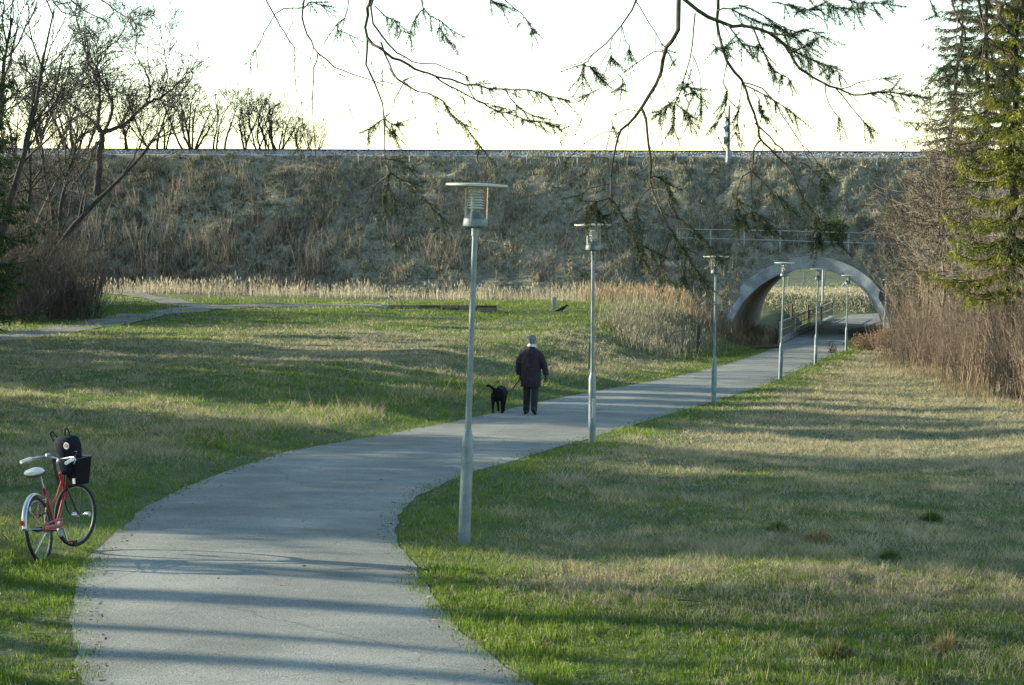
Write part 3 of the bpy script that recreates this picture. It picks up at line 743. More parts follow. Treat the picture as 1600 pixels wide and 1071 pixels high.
# ------------------------------------------------------------------ grass of the fields
def side_dist(X, Y): return np.maximum(XL(Y) - X, X - XR(Y))
def grass_field():
    parts = []
    for (ya, yb, D0, ex) in ((11, 20, 2800, 0), (20, 118, 2050, 1.95)):
        ymid = np.linspace(ya, yb, 4000); dens = D0 * (20 / np.maximum(ymid, 20)) ** ex * (0.535 * ymid + 1.6); cdf = np.cumsum(dens) * (ymid[1] - ymid[0]); N = int(cdf[-1]); cdf /= cdf[-1]
        Y = np.interp(rng.random(N), cdf, ymid); X = (rng.random(N) - .5) * (0.535 * Y + 1.6)
        sdist = side_dist(X, Y); u, v = xy_uv(X, Y)
        keep = (sdist > .02 - .26 * rng.random(N) ** 3 + .34 * (fbm(X * 2.1, Y * 1.4, 44) - .5)) & (v < .6) & (rng.random(N) < .6 + 1.0 * fbm(X * 1.7, Y * 1.2, 45))
        for tx, ty, hw in TR:   # keep the gravel tracks bare in their wheel ruts
            dm = np.min(np.hypot(X[:, None] - tx[None, ::4], (Y[:, None] - ty[None, ::4]) * 1.0), axis=1)
            rut = np.abs(np.abs(dm) - hw * .52) < hw * .5
            keep &= ~((dm < hw * .95) & (rng.random(N) < .93)) 
        X, Y, sdist = X[keep], Y[keep], sdist[keep]; N = len(X)
        right = X > XR(Y)
        verge = 1 - sstep(.5, 1.9, sdist + (vnoise(X * .9, Y * .9, 3) - .5) * 1.2)
        n1 = fbm(X * .23, Y * .11, 41); n2 = fbm(X * 1.3, Y * .8, 43); n3 = vnoise(X * 5, Y * 3.5, 47)
        straw = np.where(right, .74, .36) + (n1 - .5) * 1.4 + (n2 - .5) * 1.0 + (n3 - .5) * .5
        straw = straw - .5 * (1 - sstep(16, 24, Y)) + np.where(right, .38 * sstep(30, 40, Y), 0)
        straw = np.where(~right, straw + .25 * sstep(45, 60, Y) * (1 - sstep(75, 85, Y)) - .45 * sstep(80, 90, Y), straw)
        straw = np.clip(straw * (1 - .9 * verge), 0.03, .95)
        is_s = rng.random(N) < straw
        g = np.array([.075, .132, .014]) + np.array([.095, .105, .006]) * rng.random((N, 1)) ** 1.5 + np.array([.03, .012, .0]) * (n2 - .5)[:, None]
        g = g * (0.72 + .5 * n2[:, None])
        s_ = np.array([.24, .205, .12]) + np.array([.24, .215, .15]) * rng.random((N, 1))
        s_ = s_ * (0.75 + .5 * n3[:, None])
        g = g * (.7 + .6 * vnoise(X * 7, Y * 6, 48))[:, None]
        col = np.where(is_s[:, None], s_, g)
        k = np.maximum(1, Y / 22.0)
        tall = np.maximum(.72, .55 + 1.1 * np.clip(n2 * 1.5 - .35, 0, 1) + .5 * (n3 - .5))
        n4 = vnoise(X * 11, Y * 8, 49)
        h = (.032 + .052 * rng.random(N)) * (.45 + 1.1 * n4) * tall * (1 - .15 * verge) * np.where(is_s, 1.25, 1.0) * (1 + .10 * (k - 1))
        # taller uncut fringe left of the path, beside the verge
        fr = np.exp(-((sdist - 2.2) / .8) ** 2) * (~right) * sstep(24, 32, Y) * (1 - sstep(60, 75, Y)); h = h * (1 + 1.2 * fr)
        w = (.0046 + .003 * rng.random(N)) * k ** 1.12
        tl = (rng.random(N) < .035 * np.clip(2.2 * n2 - .5, 0, 2)) & (verge < .4); h = np.where(tl, h * rng.uniform(1.2, 2.2, N), h); col = np.where(tl[:, None], np.array([[.36, .30, .18]]) * rng.uniform(.7, 1.2, (N, 1)), col)
        lean = np.abs(rng.normal(.35, .35, N)) + np.where(is_s, .5, 0)
        Pp = np.stack([X, Y, gz(X, Y) - .004], 1)
        parts.append(blades(Pp, h, w, np.clip(lean, 0, 1.25), col, bend=(yb <= 20)))
    return merge(parts)
V, Fs, C = grass_field()
tag(link('grass', np_mesh('grass', V, Fs, M_GRASS, C)), 'short winter grass, green and straw coloured, covering both fields', 'grass', kind='stuff')

# single tussocks that stand out on the right field
tus = [((1278, 848), .17, .9, 'straw-brown grass tussock, the largest one on the right field'), ((1216, 832), .14, .2, 'dark green grass tussock just left of the straw-brown tussock'), ((1392, 876), .12, .1, 'small dark green tussock right of the straw-brown tussock'),
       ((1256, 740), .12, .15, 'green tussock farther back on the shaded right field'), ((1455, 815), .15, .2, 'green tussock on the far right of the shaded field'), ((1300, 1030), .16, .35, 'yellow-green tussock in the sun at the lower right'), ((1480, 1020), .15, .8, 'dry straw clump at the lower right corner of the field')]
for (pp, hh, st_, lab) in tus:
    g = hit(*pp); N = 420; a = rng.uniform(0, 6.28, N); rr = hh * .8 * rng.random(N) ** .7; X = g[0] + rr * np.cos(a) * 1.1; Y = g[1] + rr * np.sin(a)
    cc = np.where((rng.random(N) < st_)[:, None], np.array([.30, .24, .12]) * rng.uniform(.6, 1.4, (N, 1)), np.array([.085, .135, .03]) * rng.uniform(.6, 1.4, (N, 1)))
    V, Fs, C = blades(np.stack([X - g[0], Y - g[1], gz(X, Y) - g[2] - .01], 1), hh * rng.uniform(.7, 1.3, N) * (1.25 - .75 * rr / (hh * .8)), .006 + .004 * rng.random(N), np.clip(rng.normal(.3, .2, N) + .5 * rr / (hh * .8), 0, 1.0), cc, True, laz=a + rng.normal(0, .5, N))
    o = link('grass_tussock', np_mesh('grass_tussock', V, Fs, M_GRASS, C)); o.location = g; tag(o, lab, 'tussock', 'tussocks on the right field')
# fallen twig
g = hit(1060, 948); sk = Sk(); R_ = np.random.default_rng(3); grow(sk, R_, (0, 0, .05), (1, -.25, .02), .75, .010, 0, 1, up=0, nch=(3, 4), rmin=.004)
o = link('fallen_twig', sk.mesh('fallen_twig', M_BARK)); o.location = g; tag(o, 'dark fallen twig lying on the grass at the lower right', 'twig')

# ------------------------------------------------------------------ embankment cover
def bank_grass():
    parts = []
    N = 8000; u = rng.uniform(-62, 28, N); v = rng.uniform(.2, 13.3, N)
    z = prof(v) - Z_B
    keep = np.hypot(u, z) > 5.5; u, v = u[keep], v[keep]; N = len(u)
    p = emb_pt(u, v); sz = rng.uniform(.35, .95, N) * (0.5 + .9 * vnoise(u * .5, v * .5, 51))
    M_ = 17; pu = np.repeat(np.arange(N), M_); n = len(pu)
    a = rng.uniform(0, 6.28, n); rr = .28 * np.sqrt(rng.random(n)) * sz[pu]
    uu = u[pu] + rr * np.cos(a); vv = np.clip(v[pu] + rr * np.sin(a), .05, 13.4); base = emb_pt(uu, vv) - np.array([0, 0, .03])
    down = math.atan2(-V_E[1], -V_E[0]); laz = down + rng.normal(0, .9, n)
    strw = vnoise(u * .33, v * .5, 57) * .9 + .35 * rng.random(N) + .12
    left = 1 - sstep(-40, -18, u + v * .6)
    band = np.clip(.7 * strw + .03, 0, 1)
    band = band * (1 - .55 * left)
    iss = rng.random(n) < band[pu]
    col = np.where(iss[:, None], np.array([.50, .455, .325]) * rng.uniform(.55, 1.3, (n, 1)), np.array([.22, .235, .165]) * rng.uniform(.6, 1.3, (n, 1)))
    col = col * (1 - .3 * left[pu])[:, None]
    h = (.32 + .42 * rng.random(n)) * sz[pu]
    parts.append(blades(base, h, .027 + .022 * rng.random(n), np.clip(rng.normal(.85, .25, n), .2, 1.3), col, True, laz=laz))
    return merge(parts)
V, Fs, C = bank_grass()
tag(link('bank_grass', np_mesh('bank_grass', V, Fs, M_GRASS, C)), 'rough tufted grass hanging over the embankment slope', 'grass', kind='stuff')

# leafless scrub over the left part of the slope
def scrub():
    """fan-shaped leafless bushes, many stems from each root"""
    parts = []
    for (n, u0_, u1_, light) in ((520, -72, -14, 0), (330, -70, -10, 1)):
        u = rng.uniform(u0_, u1_, n); v = rng.uniform(.2, 11.8, n) if not light else 3.5 + 8.3 * rng.random(n) ** .8
        keep = (rng.random(n) < (1 - sstep(-27, -13, u + .9 * (v - 6)))) & (vnoise(u * .2, v * .25, 63 + light) > (.25 if not light else .35)); u, v = u[keep], v[keep]; n = len(u)
        k = 13; uu = np.repeat(u, k) + rng.normal(0, .28, n * k); vv = np.clip(np.repeat(v, k) + rng.normal(0, .28, n * k), .05, 12.3)
        sc = np.repeat(rng.uniform(.6, 1.25, n) * np.where(v > 10, .6, 1), k) * rng.uniform(.55, 1.1, n * k)
        tone = np.repeat(rng.uniform(.7, 1.3, n), k)
        c0, c1_ = (((.17, .14, .105), (.40, .33, .25)) if light else ((.05, .046, .043), (.15, .13, .11)))  # stem colours carry sunlight on the upper bushes and shade on the others
        V, Fs, C = brush(emb_pt(uu, vv) - np.array([0, 0, .1]), (2.1 if light else 1.9) * sc, (.018 if light else .020) + .006 * rng.random(n * k), 4, .34, (c0, c1_), sub=1)
        parts.append((V, Fs, C * np.repeat(np.ones(1), 1)))
    n = 2500; u = rng.uniform(-72, -6, n); v = rng.uniform(0, 12, n)   # loose dead stalks between the bushes
    parts.append(brush(emb_pt(u, v), .5 + .9 * rng.random(n), np.full(n, .014), 2, .3, ((.14, .12, .09), (.36, .30, .22))))
    return merge(parts)
V, Fs, C = scrub()
tag(link('scrub', np_mesh('scrub', V, Fs, M_STEM, C)), 'tangled leafless scrub covering the left part of the embankment', 'scrub', kind='stuff')

# reeds at the foot of the bank
def reeds():
    parts = []
    def patch(u, v, hmin, hmax, c0, c1_, w=.022, lean=.16, onbank=True):
        x, y = uv_xy(u, v); z = np.maximum(gz(x, y), np.where(onbank, prof(v), -99)) - .05
        n = len(u); h = hmin + (hmax - hmin) * rng.random(n) * (.4 + .9 * vnoise(u * .45, v * .5, 71)); col = np.array(c0) + (np.array(c1_) - np.array(c0)) * rng.random((n, 1))
        parts.append(blades(np.stack([x, y, z], 1), h, w * rng.uniform(.6, 1.3, n), np.clip(np.abs(rng.normal(lean, .15, n)), 0, .9), col, True))
        k = rng.random(n) < .3   # feathery heads
        b = np.stack([x, y, z + h * .8], 1)[k]; parts.append(blades(b, h[k] * .28, np.full(k.sum(), w * 2.2), np.clip(rng.normal(.3, .2, k.sum()), 0, 1), col[k] * 1.05, True))
    n = 15000; u = rng.uniform(-70, -10, n); v = rng.normal(-3.0, 1.5, n) - .02 * u; v = np.clip(v, -8, 2.2)
    keep = rng.random(n) < (.1 + 1.1 * vnoise(u * .35, v * .4, 73)); patch(u[keep], v[keep], .15, 1.15, (.28, .245, .17), (.54, .47, .34), .02, .22)
    n = 6500; u = rng.uniform(-17, -4.2, n); v = rng.uniform(-22, 1.5, n)
    x, y = uv_xy(u, v); sdist = XL(y) - x
    keep = (sdist > 1.3 + 1.6 * vnoise(x * .4, y * .3, 75)) & (sdist < 9.5 - 3 * vnoise(x * .3, y * .3, 77) + np.clip(v + 8, -6, 6)) & (v > -17 + 3 * vnoise(x * .5, y * .2, 78)); patch(u[keep], v[keep], .6, 1.55, (.18, .145, .09), (.36, .28, .17), .026)
    pts = []
    poly = np.array([(948, 478), (952, 515), (985, 548), (1050, 562), (1108, 548), (1124, 520), (1108, 486), (1000, 470)], float)
    def inpoly(x, y):
        c = False; j = len(poly) - 1
        for i in range(len(poly)):
            if (poly[i, 1] > y) != (poly[j, 1] > y) and x < (poly[j, 0] - poly[i, 0]) * (y - poly[i, 1]) / (poly[j, 1] - poly[i, 1]) + poly[i, 0]: c = not c
            j = i
        return c
    while len(pts) < 900:
        x_, y_ = rng.uniform(948, 1124), rng.uniform(470, 562)
        if inpoly(x_, y_): pts.append(hit(x_, y_, 60, 135)[:2])
    pts = np.repeat(np.array(pts), 5, 0) + rng.normal(0, .5, (4500, 2)); ok = (XL(pts[:, 1]) - pts[:, 0]) > 1.0; pts = pts[ok]
    uu, vv = xy_uv(pts[:, 0], pts[:, 1]); patch(uu, vv, .25, 1.05, (.20, .17, .11), (.42, .36, .26), .015, .5)
    n = 1500; u = rng.uniform(-13, -6.5, n); v = rng.normal(-1.5, 1.6, n); patch(u, v, .4, 1.25, (.26, .18, .11), (.46, .34, .22), .022, .3)
    n = 1700; u = rng.uniform(-5.5, -1.9, n); v = rng.uniform(-3.5, 9, n); keep = np.abs(u) < 4.2 + .6 * (v < 0); x, y = uv_xy(u[keep], v[keep])
    patch(u[keep], v[keep], .7, 1.5, (.18, .13, .08), (.34, .25, .15), .024, onbank=False)
    return merge(parts)
V, Fs, C = reeds()
tag(link('reeds', np_mesh('reeds', V, Fs, M_GRASS, C)), 'dry pale reeds along the foot of the embankment', 'reeds', kind='stuff')

# dry grass on the bank beyond the tunnel
def far_grass():
    n = 34000; u = rng.uniform(-9, 24, n); v = rng.uniform(30.5, 68, n); x, y = uv_xy(u, v); keep = (side_dist(x, y) > .1); x, y, u, v = x[keep], y[keep], u[keep], v[keep]; n = len(x)
    vb = v - .06 * u; dry = sstep(33, 35.5, vb - 6.5 * sstep(1, 5, u) + 2 * (vnoise(x * .4, y * .4, 81) - .5)) * (1 - .5 * sstep(50, 54, vb))
    cl = vnoise(x * 1.2, y * 1.2, 83)
    h = .05 + dry * (.08 + .36 * cl * rng.random(n)); top = sstep(55, 60, vb)
    col = np.where((rng.random(n) < dry * .93)[:, None], np.array([.58, .50, .33]) * rng.uniform(.7, 1.2, (n, 1)), np.array([.10, .14, .035]) * rng.uniform(.7, 1.3, (n, 1)))
    return blades(np.stack([x, y, gz(x, y) - .02], 1), h, .025 + .015 * rng.random(n), np.clip(rng.normal(.75, .3, n), 0, 1.2), col, True)
V, Fs, C = far_grass()
tag(link('far_bank_grass', np_mesh('far_bank_grass', V, Fs, M_GRASS, C)), 'sunlit straw grass on the bank beyond the tunnel', 'grass', kind='stuff')

# ------------------------------------------------------------------ bare trees on the left
def smooth_pts(pts, n):
    pts = np.array(pts, float); t = np.linspace(0, len(pts) - 1, n); m = len(pts)
    out = []
    for x in t:   # Catmull-Rom
        i = min(int(x), m - 2); f = x - i; p0, p1, p2, p3 = pts[max(i - 1, 0)], pts[i], pts[i + 1], pts[min(i + 2, m - 1)]
        out.append(.5 * ((2 * p1) + (-p0 + p2) * f + (2 * p0 - 5 * p1 + 4 * p2 - p3) * f * f + (-p0 + 3 * p1 - 3 * p2 + p3) * f ** 3))
    return np.array(out)
R_ = np.random.default_rng(11)
tb, tu, tv = emb_hit(152, 305)
YT = tb[1]
bt = empty('bare_tree', tb); tag(bt, 'large spreading bare tree with forked trunk on the left slope', 'tree')
limbs = [([(150, 312), (154, 270), (157, 235), (160, 208)], .25, .19, 0), 
         ([(160, 208), (175, 203), (200, 190), (228, 163), (252, 152), (278, 132), (300, 108)], .16, .03, 1),
         ([(160, 208), (153, 195), (156, 160), (153, 128), (140, 98), (128, 60), (118, 20)], .14, .02, 2),
         ([(160, 208), (172, 185), (175, 160), (163, 135), (150, 108), (160, 80), (185, 60), (200, 30)], .12, .02, -1),
         ([(156, 206), (140, 185), (112, 165), (80, 140), (55, 120), (20, 100)], .11, .02, -2),
         ([(228, 163), (235, 140), (226, 110), (212, 85), (215, 55)], .08, .02, 1.5), ([(252, 152), (262, 118), (258, 90), (252, 55), (250, 30)], .05, .012, 2),
         ([(155, 222), (145, 235), (135, 262), (118, 285), (92, 320)], .10, .12, -2)]
sk_t = Sk(); sk_l = Sk(); sk_w = Sk()
for li, (pp, ra, rb, dz) in enumerate(limbs):
    n = len(pp); w = np.array([P(x_, y_, YT + dz * k / (n - 1)) - tb for k, (x_, y_) in enumerate(pp)]); w = smooth_pts(w, n * 4); m_ = len(w)
    w[1:-1] += R_.normal(0, .04, (m_ - 2, 3))
    sk = sk_t if li == 0 else Sk()
    for k in range(m_ - 1): sk.seg(w[k], w[k + 1], ra + (rb - ra) * k / (m_ - 1), ra + (rb - ra) * (k + 1) / (m_ - 1))
    if li: link('limb', sk.mesh('limb', M_BARK), bt)
    if li not in (0, 7):
        for k in range(5, m_):
            for c in range(2 if li < 5 else 1):
                d = w[k] - w[k - 1]; d /= np.linalg.norm(d); x_ = np.cross(d, R_.normal(0, 1, 3)); x_ /= np.linalg.norm(x_)
                cd = d * .7 + x_ * R_.uniform(.4, .8)
                f = k / m_
                grow(sk_w, R_, w[k], cd, R_.uniform(1.3, 3.0) * (1.1 - .4 * f), .04 * (1 - .5 * f), 0, 2, up=.07, jit=.22, nch=(3, 5), rmin=.014)
link('trunk', sk_t.mesh('trunk', M_BARK), bt); link('twigs', sk_w.mesh('twigs', M_BARK), bt)

# row of bare trees on the far side of the railway
def bare_proto(seed, H, stems, maxl=3, wind=(0.02, 0, 0), nch=(5, 7), spread=.35, mat=None, rad=.11, up=.10, rmin=.010):
    R = np.random.default_rng(seed); t = Sk(); c = Sk()
    for s_ in range(stems):
        a = R.uniform(0, 6.28); d = np.array([math.cos(a) * spread, math.sin(a) * spread, 1]); h = H * R.uniform(.6, .9)
        p = np.array([R.normal(0, .15), R.normal(0, .15), -.4]); n = 7; pts = [p]; d /= np.linalg.norm(d); r_ = rad * R.uniform(.7, 1.1); dirs = []
        for k in range(n):
            d = d + R.normal(0, .12, 3) + np.array([0, 0, .06]) + np.array(wind); d /= np.linalg.norm(d); q = p + d * h / n
            t.seg(p, q, r_ * (1 - .8 * k / n), r_ * (1 - .8 * (k + 1) / n)); p = q; pts.append(p); dirs.append(d)
        for c_ in range(R.integers(9, 14)):
            f = R.uniform(.28, 1) * n; k = min(int(f), n - 1); x_ = np.cross(dirs[k], R.normal(0, 1, 3)); x_ /= np.linalg.norm(x_); th = R.uniform(.35, .8)
            grow(c, R, pts[k] + (pts[k + 1] - pts[k]) * (f - k), dirs[k] * math.cos(th) + x_ * math.sin(th), h * R.uniform(.25, .42) * (1.15 - .5 * f / n), r_ * .4 * (1.1 - .6 * f / n), 1, maxl, up=up, jit=.17, nch=nch, rmin=rmin, wind=np.array(wind))
    return t.mesh('trunk', mat or M_BARK), c.mesh('crown', mat or M_BARK)
kw_ = dict(nch=(2, 4), rmin=.010, rad=.095, up=.06); protos = [bare_proto(21, 6.2, 5, spread=.45, **kw_), bare_proto(22, 6.2, 3, spread=.22, **kw_), bare_proto(23, 6.0, 7, spread=.6, **kw_), bare_proto(24, 6.2, 4, spread=.35, **kw_)]
row = [(18, 95, 0, 'leftmost'), (70, 95, 3, 'second'), (120, 110, 2, 'third'), (205, 130, 3, 'fourth'), (252, 118, 0, 'fifth'), (302, 122, 2, 'sixth'), (342, 128, 1, 'seventh'), (388, 140, 3, 'eighth'), (415, 138, 0, 'ninth'), (436, 150, 2, 'tenth'), (470, 175, 3, 'eleventh'), (492, 190, 2, 'twelfth')]
for i, (x_, yt, k, nm) in enumerate(row):
    d = ray(x_, 236); s = None
    for t in np.linspace(120, 190, 700):
        p = CAM + d * t; u, v = xy_uv(p[0], p[1])
        if v > 17.7 + .2 * ((i * 7) % 3): break
    b = np.array([p[0], p[1], Z_TOP - .1]); hgt = (P(x_, yt, p[1])[2] - b[2]) * 1.32
    o = empty('bare_tree', b, rng.uniform(-.5, .5)); s = hgt / 6.3; o.scale = (s, s, s)
    link('trunk', protos[k][0], o); link('crown', protos[k][1], o)
    tag(o, f'small bare tree behind the railway at upper left, {nm} from the left edge', 'tree', 'bare trees behind the railway')

# thin pale stem and thicket at the left edge
R_ = np.random.default_rng(17)
g = P(52, 352, 112); w = smooth_pts([P(x_, y_, 112 + .3 * k) - g for k, (x_, y_) in enumerate(((40, 400), (62, 340), (88, 285), (101, 262), (102, 225), (108, 190), (116, 160)))], 18)
lt = empty('leaning_sapling', g); sk = Sk(); skw = Sk()
for k in range(17):
    sk.seg(w[k], w[k + 1], .11 * (1 - .8 * k / 17), .11 * (1 - .8 * (k + 1) / 17))
    if k > 6: grow(skw, R_, w[k], (w[k + 1] - w[k]) + R_.normal(0, .25, 3), 1.5, .025, 0, 2, nch=(3, 5), rmin=.007)
link('trunk', sk.mesh('trunk', M_BARKG), lt); link('twigs', skw.mesh('twigs', M_BARKG), lt); tag(lt, 'thin pale leaning sapling left of the large bare tree', 'tree')
def edge_X(Y): return -0.25 * Y
thick_meshes = []
for sd_ in (1, 2, 3):
    R = np.random.default_rng(30 + sd_); N = 80; a = R.uniform(0, 6.28, N); rr = 1.3 * np.sqrt(R.random(N)); b = np.stack([rr * np.cos(a), rr * np.sin(a), np.full(N, -.1)], 1)
    v, f, c = brush(b, 1.8 + 2.2 * R.random(N), .014 + .012 * R.random(N), 16, .5, ((.04, .036, .03), (.13, .105, .08)), K=5, tw_len=.42, R=R, sub=3); thick_meshes.append(np_mesh('stems', v, f, M_STEM, c))
spots = []
for i in range(34):
    Y = R_.uniform(84, 112); X = edge_X(Y) - 4 + R_.uniform(0, 7.6) * (1.0 if Y < 98 else .8)
    spots.append((X, Y))
spots.sort(key=lambda q: q[1])
for i, (X, Y) in enumerate(spots):
    o = empty('thicket_shrub', (X, Y, float(gz(X, Y))), R_.uniform(0, 6.28)); s = R_.uniform(.75, 1.35) * (1.25 if X < edge_X(Y) + .5 else .8); o.scale = (s, s, s * 1.1)
    link('stems', thick_meshes[i % 3], o); tag(o, 'dark leafless shrub in the dense thicket at the left edge', 'shrub', 'shrubs of the left thicket')

# spruces: left (mostly outside the frame, they shade the fields) and right
def spruce_mesh(seed, H, rad, **kw):
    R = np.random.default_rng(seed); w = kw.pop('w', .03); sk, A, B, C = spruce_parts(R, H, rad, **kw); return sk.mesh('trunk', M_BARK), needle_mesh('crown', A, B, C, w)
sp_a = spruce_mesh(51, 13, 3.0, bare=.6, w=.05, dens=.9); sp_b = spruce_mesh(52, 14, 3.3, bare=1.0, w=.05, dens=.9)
def put_spruce(ms, X, Y, s, lab, group=None, rz=0, sz=None, name='spruce_tree'):
    o = empty(name, (X, Y, float(gz(X, Y)) - .1), rz); o.scale = (s, s, sz or s); link('trunk', ms[0], o); link('crown', ms[1], o); tag(o, lab, 'tree', group); return o
shade = [(-20.8, 28.9, .82), (-19.5, 31, 1.0), (-21, 33.2, 1.1), (-19.8, 35.6, 1.0), (-21.3, 38, 1.1), (-20, 40.6, 1.0), (-21.6, 43.2, 1.05), (-24, 36.5, 1.15), (-24.5, 31.5, 1.1)]
for i, (X, Y, s) in enumerate(shade):
    put_spruce((sp_a, sp_b)[i % 2], X, Y, s, 'dark spruce in the stand left of the field, outside the picture', 'spruce stand on the left', i * 1.3)
low = [(-17.6, 49, .60), (-18.2, 52, .66), (-19.2, 55, .58), (-19.8, 58.5, .6), (-20.6, 62, .55), (-21.5, 66, .6), (-22.3, 70, .5), (-23.2, 74, .5), (-24.2, 79, .5)]
low += [(X - 2.6, Y + 1.6, s * 1.1) for X, Y, s in low[:7]]
for i, (X, Y, s) in enumerate(low):
    put_spruce((sp_b, sp_a)[i % 2], X, Y, s * 1.45, 'young spruce in the row along the left field edge', 'young spruces on the left', i * 2.1, s)
put_spruce(sp_b, -17.9, 67, 1.0, 'tall dark spruce at the upper left corner', None, 2.2)
lp = [bare_proto(26, 13, 2, 3, (.03, 0, 0), (4, 6), .25, M_BARK, .17, up=.05, rmin=.009), bare_proto(27, 12, 3, 3, (.02, 0, 0), (4, 6), .35, M_BARK, .13, up=.04, rmin=.009)]
for i, (x_, Y, s, k, rz, lab) in enumerate(((-25, 92, 1.6, 0, .4, 'large dark bare tree at the left edge behind the thicket'), (38, 104, 1.45, 1, 2.0, 'many-stemmed bare tree rising from the left thicket'), (90, 112, 1.15, 0, 3.3, 'bare tree just left of the large forked tree'), (-50, 78, 1.35, 1, 5.0, 'bare tree leaning in from the left edge beside the dark spruce'))):
    d = ray(x_, 450); X = CAM[0] + d[0] * Y / d[1]; o = empty('bare_tree', (X, Y, float(gz(X, Y))), rz); o.scale = (s, s, s); link('trunk', lp[k][0], o); link('crown', lp[k][1], o); tag(o, lab, 'tree')
# tall pines with bare stems: their stem shadows cross the near path
def pine(X, Y, H, r, lab, seed):
    R = np.random.default_rng(seed); o = empty('pine_tree', (X, Y, float(gz(X, Y)))); sk = Sk(); p = np.array([0, 0, -.3]); d = np.array([R.normal(0, .02), R.normal(0, .02), 1])
    pts = [p]
    for k in range(8):
        d = d + R.normal(0, .015, 3); d /= np.linalg.norm(d); q = p + d * H / 8; sk.seg(p, q, r * (1 - .09 * k), r * (1 - .09 * (k + 1))); p = q; pts.append(p)
    A = []; B = []
    for c_ in range(26):
        a = pts[5] + (pts[8] - pts[5]) * R.random(); e = a + np.array([R.normal(0, 1.1), R.normal(0, 1.1), R.uniform(.2, .9)]); sk.seg(a, e, .05, .02)
        n = 120; t_ = R.uniform(.4, 1.1, (n, 1)); c = a + (e - a) * t_ + R.normal(0, .22, (n, 3)); A.append(c); B.append(c + R.normal(0, .09, (n, 3)))
    A = np.concatenate(A); B = np.concatenate(B); link('trunk', sk.mesh('trunk', M_BARK), o); link('crown', needle_mesh('crown', A, B, np.array([.03, .055, .025]) * R.uniform(.6, 1.4, (len(A), 1)), .05), o); tag(o, lab, 'tree', 'pines left of the path')
for i, (X, Y, r) in enumerate(((-27.5, 21.6, .26), (-29.0, 23.4, .34), (-27.0, 24.2, .2), (-30.5, 26.0, .38), (-28.0, 26.2, .28), (-29.5, 28.6, .3), (-26.5, 27.2, .18))):
    pine(X, Y, 13, r, 'tall bare-stemmed pine left of the path, outside the picture', 60 + i)

# ------------------------------------------------------------------ right side: hedge, spruces, birches
A_ = G(1612, 634); B_ = G(1392, 560)
hedge_m = []
for sd_ in range(4):
    R = np.random.default_rng(80 + sd_); N = 46; a = R.uniform(0, 6.28, N); rr = 1.0 * np.sqrt(R.random(N)); b = np.stack([rr * np.cos(a), rr * np.sin(a), np.full(N, -.1)], 1)
    v, f, c = brush(b, 2.0 + 2.0 * R.random(N), .013 + .014 * R.random(N) ** 3, 16, .24, ((.10, .075, .058), (.27, .205, .15)), K=6, tw_len=.26, R=R, sub=3); hedge_m.append(np_mesh('stems', v, f, M_STEM, c))
R_ = np.random.default_rng(91); k = 0
for i in range(15):
    for j in range(3):
        f = (i + R_.uniform(-.3, .3)) / 14; c = A_ + (B_ - A_) * f; X = c[0] + .3 + j * 1.6 + R_.uniform(-.4, .4); Y = c[1] + R_.uniform(-1, 1)
        o = empty('hedge_shrub', (X, Y, float(gz(X, Y))), R_.uniform(0, 6.28)); s = (.72 + .2 * j + R_.uniform(-.1, .15)) * (.8 + .35 * (1 - f)); o.scale = (s, s, s * 1.08)
        link('stems', hedge_m[k % 4], o); k += 1
        w_ = 'front' if j == 0 else ('middle' if j == 1 else 'back'); e_ = 'near right end' if f < .35 else ('middle' if f < .7 else 'tunnel end')
        tag(o, f'reddish-brown leafless shrub in the {w_} row at the {e_} of the right hedge', 'shrub', f'hedge shrubs, {w_} row, {e_}')
# dry grass and leaves at the foot of the hedge
def hedge_foot():
    n = 15000; f = rng.random(n); o_ = rng.normal(.3, .75, n); X = A_[0] + (B_[0] - A_[0]) * f + o_; Y = A_[1] + (B_[1] - A_[1]) * f + rng.normal(0, .6, n)
    cl = vnoise(X * .9, Y * .5, 95); keep = rng.random(n) < cl * 1.5 - .1; X, Y, cl = X[keep], Y[keep], cl[keep]; n = len(X)
    col = np.where((rng.random(n) < .3)[:, None], np.array([.30, .20, .09]), np.array([.26, .225, .15])) * rng.uniform(.6, 1.3, (n, 1))
    return blades(np.stack([X, Y, gz(X, Y) - .02], 1), (.12 + .5 * cl * rng.random(n)), .012 + .012 * rng.random(n), np.clip(rng.normal(.6, .3, n), 0, 1.2), col, True)
V, Fs, C = hedge_foot(); tag(link('hedge_foot_grass', np_mesh('hedge_foot_grass', V, Fs, M_GRASS, C)), 'dry straw grass along the foot of the right hedge', 'grass', kind='stuff')
